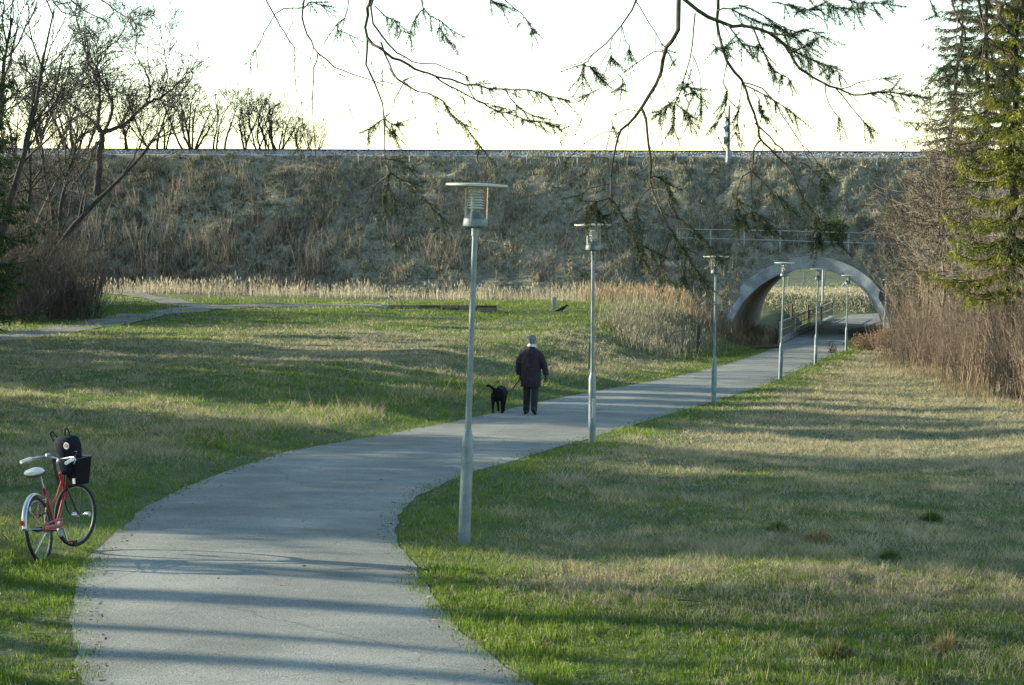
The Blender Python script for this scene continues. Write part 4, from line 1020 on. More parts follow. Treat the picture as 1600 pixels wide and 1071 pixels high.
# coppery dead bracken right of the tunnel
N = 420
def leafy(name, centre, rad, n, c0, c1_, size, lab, cat, seed, stems=18, colst=((.08, .06, .04), (.16, .12, .08)), hfac=1.0, group=None):
    R = np.random.default_rng(seed); root = empty(name, centre); tag(root, lab, cat, group)
    a = R.uniform(0, 6.28, stems); b = np.stack([rad * .3 * np.cos(a), rad * .3 * np.sin(a), np.full(stems, -.2)], 1)
    v, f, c = brush(b, rad * 1.9 * hfac * R.uniform(.6, 1, stems), np.full(stems, .02), 8, .3, colst, R=R); link('stems', np_mesh('stems', v, f, M_STEM, c), root)
    q = R.normal(0, 1, (n, 3)); q /= np.linalg.norm(q, axis=1, keepdims=True); q *= (R.random((n, 1)) ** .45)
    lump = .65 + .6 * vnoise(q[:, 0] * 2.2 + 9, q[:, 2] * 2.2 + q[:, 1] * 2, seed); q = q * lump[:, None] * rad; q[:, 2] = q[:, 2] * hfac + rad * hfac * .95; q = q[q[:, 2] > .03]; n = len(q)
    d = R.normal(0, 1, (n, 3)); d /= np.linalg.norm(d, axis=1, keepdims=True); s_ = np.cross(d, R.normal(0, 1, (n, 3))); s_ /= np.linalg.norm(s_, axis=1, keepdims=True); sz = size * R.uniform(.6, 1.3, (n, 1))
    V = np.stack([q - d * sz, q + s_ * sz * .45, q + d * sz, q - s_ * sz * .45], 1).reshape(-1, 3); col = np.array(c0) + (np.array(c1_) - np.array(c0)) * R.random((n, 1))
    link('leaves', np_mesh('leaves', V, np.arange(4 * n).reshape(n, 4), M_NEEDLE, np.repeat(col, 4, 0)), root); return root
def on(px, Y, py=None):
    x = ray(px, 450); x = CAM + x * (Y / x[1]); return np.array([x[0], Y, float(gz(x[0], Y))])
leafy('bracken_clump', on(1356, 104), 1.0, 1500, (.11, .07, .045), (.28, .19, .11), .045, 'coppery dead bracken clump right of the path before the tunnel', 'bracken', 5, 60, hfac=.5)
leafy('bracken_clump', on(1385, 108), .95, 1500, (.14, .09, .05), (.36, .25, .13), .06, 'golden brown dead bracken clump under the farthest lamp', 'bracken', 6, 60, hfac=.7)
leafy('bracken_clump', on(1425, 100), 1.0, 1500, (.16, .10, .06), (.40, .28, .15), .06, 'golden dead bracken clump at the tunnel end of the hedge', 'bracken', 7, 30)
g = hit(1300, 552); leafy('dead_bush', g, .3, 260, (.03, .025, .02), (.10, .08, .055), .03, 'small dark dead bush at the right path edge before the tunnel', 'bush', 8, 26)
p, u, v = emb_hit(1428, 445); leafy('holly_bush', p - np.array([0, 1.5, 1.2]), 1.7, 2600, (.03, .06, .035), (.10, .15, .10), .10, 'grey-green evergreen bush on the slope right of the tunnel', 'bush', 9, 20)
p, u, v = emb_hit(1405, 350); leafy('holly_bush', p - np.array([0, .8, .6]), 1.2, 1100, (.04, .06, .03), (.12, .14, .07), .09, 'smaller green bush higher on the slope right of the tunnel', 'bush', 10, 20)
p, u, v = emb_hit(1303, 372); leafy('gorse_bush', p - np.array([0, .1, .3]), 1.0, 900, (.07, .11, .03), (.14, .18, .05), .08, 'light green feathery bush behind the guard fence above the tunnel', 'bush', 12, 60, ((.08, .11, .03), (.14, .18, .06)))
sp_c = spruce_mesh(53, 15, 3.1, cb=(.045, .07, .015), cy=(.26, .25, .04), bare=3.2, w=.036, dens=1.1, droop=.42)  # sunlit look of the clumps is also put into the needle colour
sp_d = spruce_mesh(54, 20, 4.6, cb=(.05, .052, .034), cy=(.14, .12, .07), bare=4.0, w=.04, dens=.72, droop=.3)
x = P(1580, 400, 62); put_spruce(sp_c, x[0], 62, 1.0, 'sunlit yellow-green spruce at the right edge of the picture', None, .7)
x = P(1535, 300, 90); put_spruce(sp_d, x[0], 90, 1.0, 'tall ragged grey-green spruce behind the sunlit one at the upper right', None, 1.9)
for (px_, Y, s_, rz, lab) in ((1612, 80, .98, .3, 'dark spruce half cut off by the right edge'), (1490, 120, 1.12, 4.1, 'tall grey-green spruce farthest back at the upper right'), (1572, 104, 1.1, 2.9, 'tall ragged spruce between the two nearer ones at the upper right')):
    x = P(px_, 300, Y); put_spruce(sp_d, x[0], Y, s_, lab, None, rz)
bp = [bare_proto(71, 11, 2, 3, (-.015, 0, 0), (5, 7), .16, M_BIRCH, .085, up=.03, rmin=.008), bare_proto(72, 10, 3, 3, (-.02, 0, 0), (5, 7), .25, mat_noise('brown_twig_bark', (.10, .08, .06), (.21, .17, .13), 5, .95, .3), .075, up=.02, rmin=.011)]
for i, (x_, Y, s, k, lab) in enumerate(((1462, 112, 1.05, 1, 'brownish bare tree with fine twigs right of the tunnel, left one'), (1500, 96, .92, 0, 'pale-stemmed birch standing in the hedge right of the tunnel'), (1535, 84, .9, 1, 'bare brown tree behind the hedge, below the ragged spruce'), (1572, 72, .72, 0, 'slim birch in front of the sunlit spruce'), (1512, 118, 1.15, 0, 'tall bare birch rising behind the hedge at the upper right'), (1448, 104, 1.3, 1, 'wide brown bare tree reaching left over the slope end'), (1488, 90, 1.35, 1, 'tall brown bare tree between the tunnel and the sunlit spruce'), (1545, 108, 1.6, 1, 'tallest brown bare tree at the upper right'))):
    x = on(x_, Y); o = empty('birch_tree' if k == 0 else 'bare_tree', x, i * 1.7); o.scale = (s, s, s); link('trunk', bp[k][0], o); link('crown', bp[k][1], o); tag(o, lab, 'tree')
# tall twiggy saplings filling the wood edge behind the hedge
sap = []
for sd_ in range(3):
    R = np.random.default_rng(120 + sd_); N = 20; a = R.uniform(0, 6.28, N); rr = .9 * np.sqrt(R.random(N)); b = np.stack([rr * np.cos(a), rr * np.sin(a), np.full(N, -.1)], 1)
    v, f, c = brush(b, 3.8 + 3.0 * R.random(N), .016 + .02 * R.random(N) ** 2, 44, .2, ((.13, .10, .075), (.32, .25, .18)), K=8, tw_len=.2, R=R, sub=3); sap.append(np_mesh('stems', v, f, M_STEM, c))
for i, (x_, Y, s) in enumerate(((1412, 113, .85), (1440, 110, 1.1), (1468, 106, 1.2), (1490, 112, 1.5), (1478, 97, 1.0), (1515, 100, 1.25), (1530, 92, 1.15), (1550, 98, 1.4), (1560, 86, 1.1), (1548, 79, .95), (1590, 78, 1.15), (1602, 70, 1.0), (1580, 68, .85), (1615, 62, .9))):
    x = on(x_, Y); o = empty('tall_sapling', x, i * 1.3); o.scale = (s, s, s); link('stems', sap[i % 3], o)
    tag(o, 'tall brown many-stemmed sapling in the wood edge behind the ' + ('tunnel end' if x_ < 1480 else 'middle' if x_ < 1555 else 'near end') + ' of the hedge', 'sapling', 'saplings behind the ' + ('tunnel end' if x_ < 1480 else 'middle' if x_ < 1555 else 'near end') + ' of the hedge')
# brown brush on the slope at the right end of the bank
n = 900; u = rng.uniform(6.5, 26, n); v = rng.uniform(-1, 12, n); keep = u > 7.2 + 5.5 * (v / 12) * vnoise(v, u * .2, 99) ; u, v = u[keep], v[keep]
V, Fs, C = brush(emb_pt(u, np.clip(v, .1, 12)), 1.0 + 1.3 * rng.random(len(u)), .014 + .006 * rng.random(len(u)), 8, .3, ((.10, .085, .045), (.24, .18, .11)))
tag(link('slope_brush', np_mesh('slope_brush', V, Fs, M_STEM, C)), 'brown leafless brush on the slope at the right end of the embankment', 'brush', kind='stuff')

# ------------------------------------------------------------------ overhanging spruce in the foreground
R_ = np.random.default_rng(101)
fs = empty('overhanging_spruce', (4.7, 9.2, float(gz(4.7, 9.2)))); tag(fs, 'overhanging spruce whose thin drooping twigs hang into the top of the picture', 'tree')
fs0 = np.array(fs.location)
sA = (2.963, 380); sB = (2.3286, 880); sC = (2.143, 1300); sD = (3.06, 0)
# (scale/origin, depth, radius start, needle fraction start (1 = none), points in zoomed pixels)
boughs = [
 (sA, 8.2, .0085, .80, [(600, -60), (588, 0), (575, 60), (575, 180), (650, 240), (720, 280), (800, 320), (880, 350), (960, 370), (1040, 390), (1120, 405), (1200, 415), (1330, 420), (1400, 440), (1485, 460)]),
 (sA, 8.0, .006, 1, [(612, -50), (600, 0), (598, 100), (650, 180), (700, 240), (760, 270), (800, 290), (900, 300), (960, 330), (1030, 350)]),
 (sA, 8.3, .006, 1, [(575, 180), (570, 290), (600, 370), (640, 460), (655, 550), (655, 680), (665, 760), (680, 800)]),
 (sA, 8.3, .0045, .25, [(680, 800), (740, 835), (800, 880), (860, 950), (912, 1005)]), (sA, 8.3, .0035, .4, [(680, 800), (664, 860), (650, 925)]), (sA, 8.3, .0035, .75, [(680, 800), (620, 850), (575, 925)]), (sA, 8.3, .003, .3, [(655, 860), (690, 900), (700, 945)]), (sA, 8.3, .003, .3, [(660, 735), (710, 745), (750, 768)]),
 (sA, 8.1, .005, .62, [(640, 200), (670, 280), (700, 350), (740, 390), (800, 420), (870, 440), (930, 470), (960, 520), (1010, 570), (1050, 620), (1095, 680)]),
 (sA, 8.25, .0045, .62, [(895, 360), (980, 410), (1050, 450), (1130, 490), (1200, 520), (1300, 550), (1400, 570), (1470, 602)]), (sA, 8.2, .003, .9, [(1040, 400), (1070, 450), (1120, 480), (1190, 500)]), (sA, 8.2, .003, .4, [(1210, 410), (1240, 460), (1280, 500), (1330, 530), (1370, 545)]),
 (sA, 8.6, .0055, 1, [(285, -60), (280, 0), (275, 100), (310, 180), (350, 245), (430, 310), (520, 350), (600, 375), (680, 385), (740, 375)]),
 (sA, 8.8, .004, 1, [(90, -50), (105, 0), (150, 80), (190, 150), (240, 230), (235, 320), (250, 420), (270, 490), (270, 600), (268, 680)]), (sA, 8.7, .0035, 1, [(345, 250), (325, 340), (322, 500), (330, 640), (340, 760), (346, 880)]), (sA, 8.7, .0025, 1, [(340, 765), (400, 790), (440, 850)]),
 (sA, 8.8, .004, .92, [(290, 30), (240, 38), (160, 50), (110, 130), (80, 190), (35, 275)]), (sA, 8.1, .003, 1, [(740, 390), (705, 450), (690, 500), (655, 548)]), (sA, 8.3, .003, .3, [(655, 552), (620, 570), (580, 610)]), (sA, 8.3, .003, .3, [(655, 552), (690, 575), (710, 575)]), (sA, 8.3, .003, .3, [(655, 580), (680, 600), (700, 620)]),
 (sA, 8.0, .004, .45, [(800, -30), (830, 10), (850, 60), (900, 90), (955, 135)]), (sA, 8.0, .003, .35, [(840, 40), (800, 80), (770, 165)]), (sA, 8.0, .003, .35, [(905, 92), (915, 140), (950, 190)]), (sA, 8.4, .003, .78, [(1200, -10), (1270, 50), (1310, 90), (1345, 155)]), (sA, 8.4, .003, .3, [(1110, -20), (1150, 5), (1190, 22)]),
 (sA, 8.2, .003, .45, [(610, 30), (660, 80), (700, 95), (730, 140)]), (sA, 8.5, .003, .4, [(490, -20), (480, 50), (455, 100), (430, 130), (490, 160)]), (sA, 8.7, .003, .3, [(280, 40), (320, 10), (370, 25)]),
 (sB, 7.6, .0115, 1, [(425, -50), (420, 0), (415, 120), (370, 185), (350, 280), (300, 370), (250, 440), (200, 490), (190, 560), (175, 640), (172, 720)]),
 (sB, 7.6, .006, .3, [(172, 720), (220, 790), (260, 860), (300, 900), (345, 925)]), (sB, 7.6, .004, .4, [(172, 720), (110, 740), (82, 785)]), (sB, 7.6, .004, .25, [(172, 720), (130, 765), (150, 785)]), (sB, 7.6, .004, .35, [(230, 800), (262, 870), (280, 940)]), (sB, 7.6, .003, 1, [(176, 670), (110, 680), (60, 712)]),
 (sB, 7.9, .0045, .82, [(275, -20), (220, 80), (170, 140), (100, 210), (75, 240), (70, 298)]), (sB, 7.9, .003, .2, [(78, 236), (105, 250), (128, 278)]),
 (sB, 7.5, .0065, .72, [(288, 400), (310, 500), (318, 600), (322, 680), (350, 760), (400, 850), (450, 930), (490, 1000), (520, 1035)]), (sB, 7.5, .003, .9, [(322, 680), (280, 720), (260, 795)]), (sB, 7.5, .0045, .45, [(350, 770), (420, 800), (490, 850), (540, 910), (570, 945)]), (sB, 7.5, .0035, .7, [(400, 850), (370, 900), (365, 960), (375, 1015)]), (sB, 7.5, .003, .6, [(440, 890), (430, 950), (440, 1015)]), (sB, 7.5, .003, .8, [(325, 685), (365, 685), (398, 718)]), (sB, 7.5, .003, .3, [(320, 655), (345, 650), (365, 660)]),
 (sB, 7.8, .008, .9, [(565, -40), (560, 0), (565, 100), (590, 210), (650, 290), (680, 380), (710, 480), (720, 510), (780, 570), (840, 650), (860, 700), (910, 770), (950, 820), (988, 865)]), (sB, 7.8, .0035, .4, [(955, 822), (985, 818), (1005, 830)]), (sB, 7.8, .003, .35, [(950, 815), (930, 840), (935, 870)]),
 (sB, 7.8, .0045, 1, [(720, 510), (695, 540), (688, 620), (685, 700), (685, 770)]), (sB, 7.8, .003, .75, [(688, 620), (650, 650), (630, 720), (628, 795)]), (sB, 7.8, .0035, .45, [(690, 625), (740, 680), (790, 720), (822, 765)]), (sB, 7.8, .003, .35, [(685, 770), (720, 790), (742, 830)]), (sB, 7.8, .003, .4, [(685, 770), (665, 785), (660, 810)]),
 (sB, 7.7, .0095, .93, [(415, -20), (500, 45), (600, 90), (690, 100), (760, 130), (820, 190), (860, 250), (920, 290), (990, 320), (1060, 345), (1130, 340), (1215, 340), (1268, 346)]), (sB, 7.7, .003, 1, [(1010, 325), (1070, 305), (1110, 290), (1168, 287)]), (sB, 7.7, .003, 1, [(955, 305), (960, 360), (1003, 428)]), (sB, 7.7, .003, .8, [(990, 320), (1040, 380), (1080, 430), (1112, 460)]),
 (sB, 7.8, .004, .9, [(700, 450), (760, 510), (800, 550), (870, 590), (930, 640), (950, 690)]), (sB, 7.8, .0035, 1, [(650, 300), (720, 320), (770, 370), (800, 430), (850, 500), (900, 560), (948, 615)]), (sB, 7.7, .0035, .6, [(480, 50), (470, 160), (450, 260), (430, 320), (410, 380), (400, 455)]), (sB, 7.7, .003, .3, [(412, 375), (380, 380), (352, 412)]), (sB, 7.7, .003, .3, [(410, 380), (440, 400), (462, 436)]), (sB, 7.7, .003, .35, [(425, 330), (455, 318), (476, 335)]),
 (sB, 7.7, .005, .3, [(690, 100), (720, 170), (760, 250), (820, 285)]), (sB, 7.7, .005, .3, [(700, 100), (800, 130), (870, 110), (935, 130)]), (sB, 7.7, .005, .3, [(760, 130), (850, 190), (930, 230), (1002, 262)]), (sB, 7.6, .004, .2, [(560, 40), (610, 30), (680, 70), (760, 100), (830, 110)]), (sB, 7.6, .004, .3, [(600, 90), (640, 150), (690, 170)]), (sB, 7.6, .004, .3, [(820, 190), (880, 170), (925, 145)]), (sB, 7.6, .004, .3, [(640, 20), (720, 50), (790, 100), (860, 150), (900, 210)]), (sB, 7.6, .0035, .35, [(660, 310), (720, 340), (780, 375), (840, 415)]), (sB, 7.7, .0025, .6, [(600, 210), (585, 300), (600, 360), (565, 440)]), (sB, 7.7, .0025, .6, [(650, 300), (640, 380), (628, 480)]), (sB, 7.7, .0025, .7, [(690, 320), (715, 370), (722, 420)]),
 (sB, 7.8, .0028, 1, [(365, 185), (320, 195), (240, 250), (190, 290), (95, 342)]), (sB, 7.8, .0025, .75, [(215, 100), (235, 160), (240, 185)]), (sB, 7.8, .0025, .75, [(180, 140), (170, 180), (178, 212)]), (sB, 7.8, .0025, .8, [(200, 270), (212, 290), (213, 325)]), (sB, 7.9, .003, 1, [(255, -10), (300, 60), (345, 130), (375, 180)]), (sB, 7.9, .0022, 1, [(200, 480), (140, 485), (70, 530), (10, 585)]), (sB, 7.9, .0022, 1, [(270, 405), (230, 400), (190, 420), (180, 460)]), (sB, 7.6, .003, .4, [(900, -20), (960, 10), (1000, 30), (1060, 40)]), (sB, 7.6, .003, .3, [(1000, -20), (1050, 10), (1110, 10), (1180, 16)]), (sB, 7.7, .0025, .8, [(470, 200), (500, 290), (503, 400)]), (sB, 7.6, .003, .25, [(760, 10), (830, 20), (870, 40), (935, 20)]), (sB, 7.6, .003, .25, [(540, 160), (560, 180), (590, 170)]),
 (sC, 5.6, .008, 1, [(500, -30), (560, 20), (565, 70), (600, 110), (640, 150), (700, 200)]), (sC, 5.6, .007, 1, [(480, -30), (540, 0), (580, 18), (650, 45), (720, 60)]), (sC, 5.6, .004, .7, [(395, -30), (420, 60), (445, 110), (440, 160), (420, 215)]), (sC, 5.6, .005, .65, [(485, -30), (500, 60), (515, 120), (500, 180), (470, 240)]), (sC, 5.6, .004, .9, [(515, 120), (545, 150), (580, 180), (600, 220), (606, 300)]), (sC, 5.6, .003, .15, [(440, 195), (400, 205), (378, 235)]), (sC, 5.6, .003, .1, [(500, 190), (540, 215), (575, 240)]), (sC, 5.6, .003, .2, [(470, 205), (450, 225), (400, 250)]), (sC, 5.6, .003, 1, [(565, 70), (540, 90), (515, 120)]), (sC, 5.6, .0025, 1, [(325, -10), (338, 30), (350, 50)]),
 (sD, 9.0, .004, 1, [(240, -20), (300, 60), (400, 80), (520, 92)]), (sD, 9.0, .004, 1, [(465, -20), (560, 60), (620, 90), (660, 115)]), (sD, 9.0, .0055, .95, [(310, -30), (380, 40), (460, 80), (510, 105)])]
tw = Sk(); NA_ = []; NB_ = []; NCc = []
def sprig(p, d, L, R):
    """a needled shoot"""
    d = d / (np.linalg.norm(d) + 1e-9); n = int(L / .0011); t = R.random(n) ** .9; c = p + d * (t * L)[:, None]
    a = R.uniform(0, 6.28, n); e1 = np.cross(d, (.3, .2, .9)); e1 /= np.linalg.norm(e1); e2 = np.cross(d, e1)
    o = e1 * np.cos(a)[:, None] + e2 * np.sin(a)[:, None]; ln = R.uniform(.013, .023, n) * (1 - .45 * t ** 4)
    q = c + (d * .62 + o * .8) * ln[:, None]
    NA_.append(c); NB_.append(q); NCc.append(np.array([.018, .032, .014]) + np.array([.02, .03, .012]) * R.random((n, 1)))
    tw.seg(p, p + d * L, .0017, .0008)
branch_objs = []
for bi, (sc_, dep, r_, nf, pts) in enumerate(boughs):
    s_, ox = sc_; dd0 = R_.normal(0, .12)
    same = len(pts)
    w = np.array([P(ox + x_ / s_, y_ / s_, dep + (R_.normal(0, .06) if k else 0)) for k, (x_, y_) in enumerate(pts)]) - fs0
    L = np.sum(np.linalg.norm(np.diff(w, axis=0), axis=1)); m_ = max(6, int(L / .045)); w = smooth_pts(w, m_); w[1:-1] += R_.normal(0, .0022, (m_ - 2, 3))
    r_ = r_ * .84; mb = Sk(); re = max(.0013, r_ * .3)
    for k in range(m_ - 1): mb.seg(w[k], w[k + 1], r_ + (re - r_) * k / (m_ - 1), r_ + (re - r_) * (k + 1) / (m_ - 1))
    A = np.array(mb.a); B = np.array(mb.b); v, f, c = segs_mesh(A, B, np.array(mb.r0), np.array(mb.r1), 6); link('branch', np_mesh('branch', v, f, M_TWIG, smooth=True), fs)
    # fine side twigs, knobs and needled shoots
    for k in range(2, m_):
        d = w[k] - w[k - 1]; d /= np.linalg.norm(d); fr = k / (m_ - 1)
        if fr >= nf - .14 * (nf < .99):
            for c_ in range(3 if sc_ is sB else 2):
                sd3 = np.cross(d, R_.normal(0, 1, 3)); sd3 /= np.linalg.norm(sd3); dr = d * R_.uniform(.5, 1) + sd3 * R_.uniform(.3, .7) + np.array([0, 0, -.35])
                sprig(w[k], dr, R_.uniform(.04, .11), R_)
            sprig(w[k - 1], d, .05, R_)
        elif R_.random() < .28:
            x_ = np.cross(d, R_.normal(0, 1, 3)); x_ /= np.linalg.norm(x_); q = w[k]; dr = d * .5 + x_ * .6 + np.array([0, 0, -.5]); Lt = R_.uniform(.08, .34); n = 5
            for j in range(n):
                dr = dr + R_.normal(0, .22, 3) + np.array([0, 0, -.12]); dr /= np.linalg.norm(dr); q2 = q + dr * Lt / n; tw.seg(q, q2, .0019 - .0011 * j / n, .0019 - .0011 * (j + 1) / n); q = q2
            if R_.random() < .45: sprig(q, dr, R_.uniform(.04, .09), R_)
        elif R_.random() < .15:
            x_ = R_.normal(0, 1, 3); x_ /= np.linalg.norm(x_); tw.seg(w[k], w[k] + x_ * .014, .0025, .0012)
A = np.array(tw.a); v, f, c = segs_mesh(A, np.array(tw.b), np.array(tw.r0), np.array(tw.r1), 3); tag(link('fine_twigs', np_mesh('fine_twigs', v, f, M_TWIG), fs), kind='stuff')
tag(link('needles', needle_mesh('needles', np.concatenate(NA_), np.concatenate(NB_), np.concatenate(NCc), .0017), fs), kind='stuff')
# trunk beside the camera and the limbs that carry the boughs, above the frame
mb = MB(); mb.loft([(0, 0, -.3), (.02, 0, .6), (.05, .02, 3), (.0, 0, 7), (.1, .1, 12)], [.24, .19, .16, .12, .04], 12); mb.build('trunk', M_BARK, fs)
for i, (pts, r_) in enumerate((([(4.7, 9.2, 4.6), (3.4, 8.9, 4.55), (2.0, 8.5, 4.3), (.6, 8.3, 4.05), (-.55, 8.2, 3.75), (-1.4, 8.7, 3.72)], .035), ([(4.7, 9.2, 4.9), (3.2, 8.5, 4.75), (1.8, 7.9, 4.3), (.9, 7.7, 3.9), (.35, 7.75, 3.62)], .04), ([(4.7, 9.2, 4.3), (3.6, 7.4, 4.2), (2.2, 6.0, 3.7), (1.15, 5.6, 3.36)], .035))):
    w = smooth_pts(np.array(pts) - fs0, 14); mb = MB(); mb.loft(w, list(np.linspace(r_, .011, 14)), 8); mb.build('limb', M_TWIG, fs)

# ------------------------------------------------------------------ man with dog
M_COAT = mat_noise('plum_coat', (.018, .012, .020), (.034, .024, .036), 14, .85, .3, fine=(60, .2))
M_TROU = mat_noise('dark_trousers', (.010, .013, .018), (.020, .024, .030), 16, .85, .2)
M_SHOE = mat_plain('black_shoe', (.012, .012, .014), .45)
M_SKIN = mat_noise('skin', (.42, .25, .18), (.50, .31, .23), 12, .6)
M_CAP = mat_noise('grey_tweed_cap', (.09, .10, .11), (.20, .21, .22), 40, .95, .3)
M_SCARF = mat_noise('pale_scarf', (.30, .36, .42), (.62, .68, .72), 22, .9, .2)
M_GLOVE = mat_plain('black_glove', (.012, .012, .014), .8)
g = G(829, 649); man = empty('person', (g[0], g[1], float(path_z(g[1])) + .02), math.radians(-12)); ms = (P(832, 527, g[1])[2] - g[2]) / 1.74; man.scale = (ms,) * 3
tag(man, 'man in a dark plum coat and grey cap walking away, leading a dog', 'person')
mb = MB()   # body: facing +Y
mb.loft([(0, .0, .92), (0, -.01, 1.05), (0, .0, 1.25), (0, .01, 1.40), (0, .0, 1.48)], [(.14, .09), (.14, .09), (.15, .10), (.14, .08), (.06, .06)], 16)
mb.loft([(0, .01, 1.42), (.01, .02, 1.52), (.01, .03, 1.56)], [.065, .06, .06], 12)
mb.loft([(.012, .02, 1.515), (.012, .03, 1.55), (.012, .035, 1.60), (.012, .03, 1.66), (.012, .02, 1.71), (.012, .02, 1.735)], [(.04, .05), (.065, .08), (.076, .095), (.076, .098), (.06, .08), (.02, .03)], 16)
mb.loft([(.012, .11, 1.60), (.012, .135, 1.585), (.012, .12, 1.57)], [.012, .014, .01], 8)
for s in (-1, 1):
    mb.loft([(.012 + s * .074, .02, 1.635), (.012 + s * .085, .012, 1.61), (.012 + s * .076, .02, 1.585)], [(.008, .018), (.012, .022), (.008, .014)], 8)
legs = [[(-.085, .0, .95), (-.09, .02, .70), (-.095, .05, .50), (-.10, .04, .28), (-.105, .03, .09)], [(.085, .0, .95), (.09, -.01, .70), (.10, -.03, .50), (.11, -.13, .30), (.115, -.21, .14)]]
for q in legs: mb.loft(q, [.085, .075, .058, .052, .04], 12)
arms = [[(-.13, 0, 1.36), (-.235, -.01, 1.24), (-.27, .0, 1.10), (-.265, .04, .95), (-.25, .06, .87)], [(.14, 0, 1.36), (.245, -.02, 1.24), (.285, -.01, 1.10), (.31, .03, .95), (.315, .05, .86)]]
for q in arms: mb.loft(q, [.04, .042, .040, .034, .028], 12)
mb.build('body', M_SKIN, man, remesh=.012, smooth_it=3)
for s, q in ((-1, arms[0]), (1, arms[1])):    # gloved hands, fingers curled
    c = np.array(q[-1]); mb = MB(); mb.loft([c + (0, 0, .03), c + (s * .004, .005, -.02), c + (s * .004, .01, -.06), c + (0, .012, -.085)], [(.025, .03), (.024, .042), (.022, .045), (.018, .04)], 12)
    for k in range(4):
        y = -.03 + .021 * k; ln = (.06, .072, .07, .055)[k]
        mb.loft([c + (0, .012 + y, -.075), c + (-s * .006, .014 + y, -.085 - ln * .55), c + (-s * .03, .014 + y, -.085 - ln * .85), c + (-s * .045, .014 + y, -.085 - ln * .65)], [.0105, .010, .009, .007], 8)
    mb.loft([c + (-s * .005, .045, -.02), c + (-s * .02, .065, -.05), c + (-s * .035, .058, -.085)], [.013, .011, .008], 8)
    mb.build('glove', M_GLOVE, man, remesh=.005, smooth_it=2)
mb = MB()   # coat
mb.loft([(0, -.01, .615), (0, -.01, .66), (0, -.012, .90), (0, -.012, 1.08), (0, -.012, 1.24), (0, -.01, 1.36), (0, -.005, 1.43), (.0, .0, 1.475), (.005, .005, 1.50)], [(.225, .155), (.23, .16), (.225, .16), (.222, .16), (.232, .155), (.228, .14), (.182, .115), (.11, .09), (.078, .078)], 24)
sl = [[(-.13, 0, 1.385), (-.205, -.005, 1.30), (-.262, -.01, 1.20), (-.285, -.005, 1.08), (-.285, .03, .96), (-.272, .05, .885)], [(.135, 0, 1.385), (.212, -.01, 1.30), (.272, -.02, 1.20), (.30, -.01, 1.08), (.325, .025, .96), (.328, .045, .885)]]
for q in sl: mb.loft(q, [.070, .080, .078, .073, .068, .064], 14)
coat = mb.build('coat', M_COAT, man, remesh=.013, smooth_it=5)
tx = bpy.data.textures.new('folds', 'CLOUDS'); tx.noise_scale = .11
dm = coat.modifiers.new('d', 'DISPLACE'); dm.texture = tx; dm.strength = .03; dm.mid_level = .5
mb = MB(); mb.loft([(0, -.172, .70), (0, -.172, .9), (0, -.17, 1.05)], [(.006, .004)] * 3, 6); mb.build('back_vent', M_COAT, coat)
mb = MB(); mb.loft([(.0, .0, 1.455), (.004, .004, 1.50), (.008, .01, 1.525)], [(.105, .10), (.088, .092), (.082, .09)], 20); mb.build('collar', M_COAT, man)
mb = MB()
for q in legs: mb.loft(q[:-1] + [tuple(np.array(q[-1]) - (0, 0, .035))], [.10, .092, .082, .078, .074], 14)
mb.loft([(0, 0, .80), (0, 0, .98)], [(.17, .12), (.17, .115)], 16); mb.build('trousers', M_TROU, man, remesh=.012, smooth_it=4)
mb = MB(); mb.loft([(-.107, -.07, .045), (-.107, -.02, .055), (-.107, .05, .06), (-.107, .13, .045), (-.107, .19, .03)], [(.036, .042), (.042, .052), (.045, .056), (.048, .04), (.03, .022)], 12, side=(1, 0, 0)); mb.build('shoe', M_SHOE, man, remesh=.01, smooth_it=2)
mb = MB(); mb.loft([(.118, -.30, .17), (.118, -.265, .13), (.12, -.21, .09), (.122, -.14, .045), (.122, -.09, .025)], [(.036, .042), (.042, .052), (.045, .056), (.048, .04), (.03, .022)], 12, side=(1, 0, 0)); mb.build('shoe', M_SHOE, man, remesh=.01, smooth_it=2)
mb = MB(); mb.loft([(.012, .015, 1.60), (.012, .015, 1.65), (.012, .02, 1.71), (.012, .035, 1.745), (.012, .04, 1.755)], [(.090, .112), (.10, .122), (.097, .12), (.07, .09), (.02, .03)], 20)
mb.loft([(.012, .10, 1.655), (.012, .15, 1.648), (.012, .175, 1.64)], [(.07, .018), (.055, .012), (.03, .008)], 12, side=(1, 0, 0)); mb.build('flat_cap', M_CAP, man, remesh=.01, smooth_it=2)
mb = MB(); mb.loft([(.012, .0, 1.565), (.012, .0, 1.60), (.012, .005, 1.64)], [(.055, .07), (.076, .088), (.081, .098)], 18); mb.build('hair', mat_noise('grey_hair', (.16, .17, .18), (.34, .35, .36), 30, .8), man, remesh=.012, smooth_it=2)
mb = MB(); mb.loft([(.006, .005, 1.505), (.008, .008, 1.53), (.01, .012, 1.553)], [(.092, .096), (.094, .098), (.082, .088)], 20); mb.build('scarf', M_SCARF, man)
mh = man.matrix_basis
def man_w(p):
    c, s = math.cos(math.radians(-12)), math.sin(math.radians(-12)); p = np.array(p) * ms; return np.array([man.location.x + p[0] * c - p[1] * s, man.location.y + p[0] * s + p[1] * c, man.location.z + p[2]])

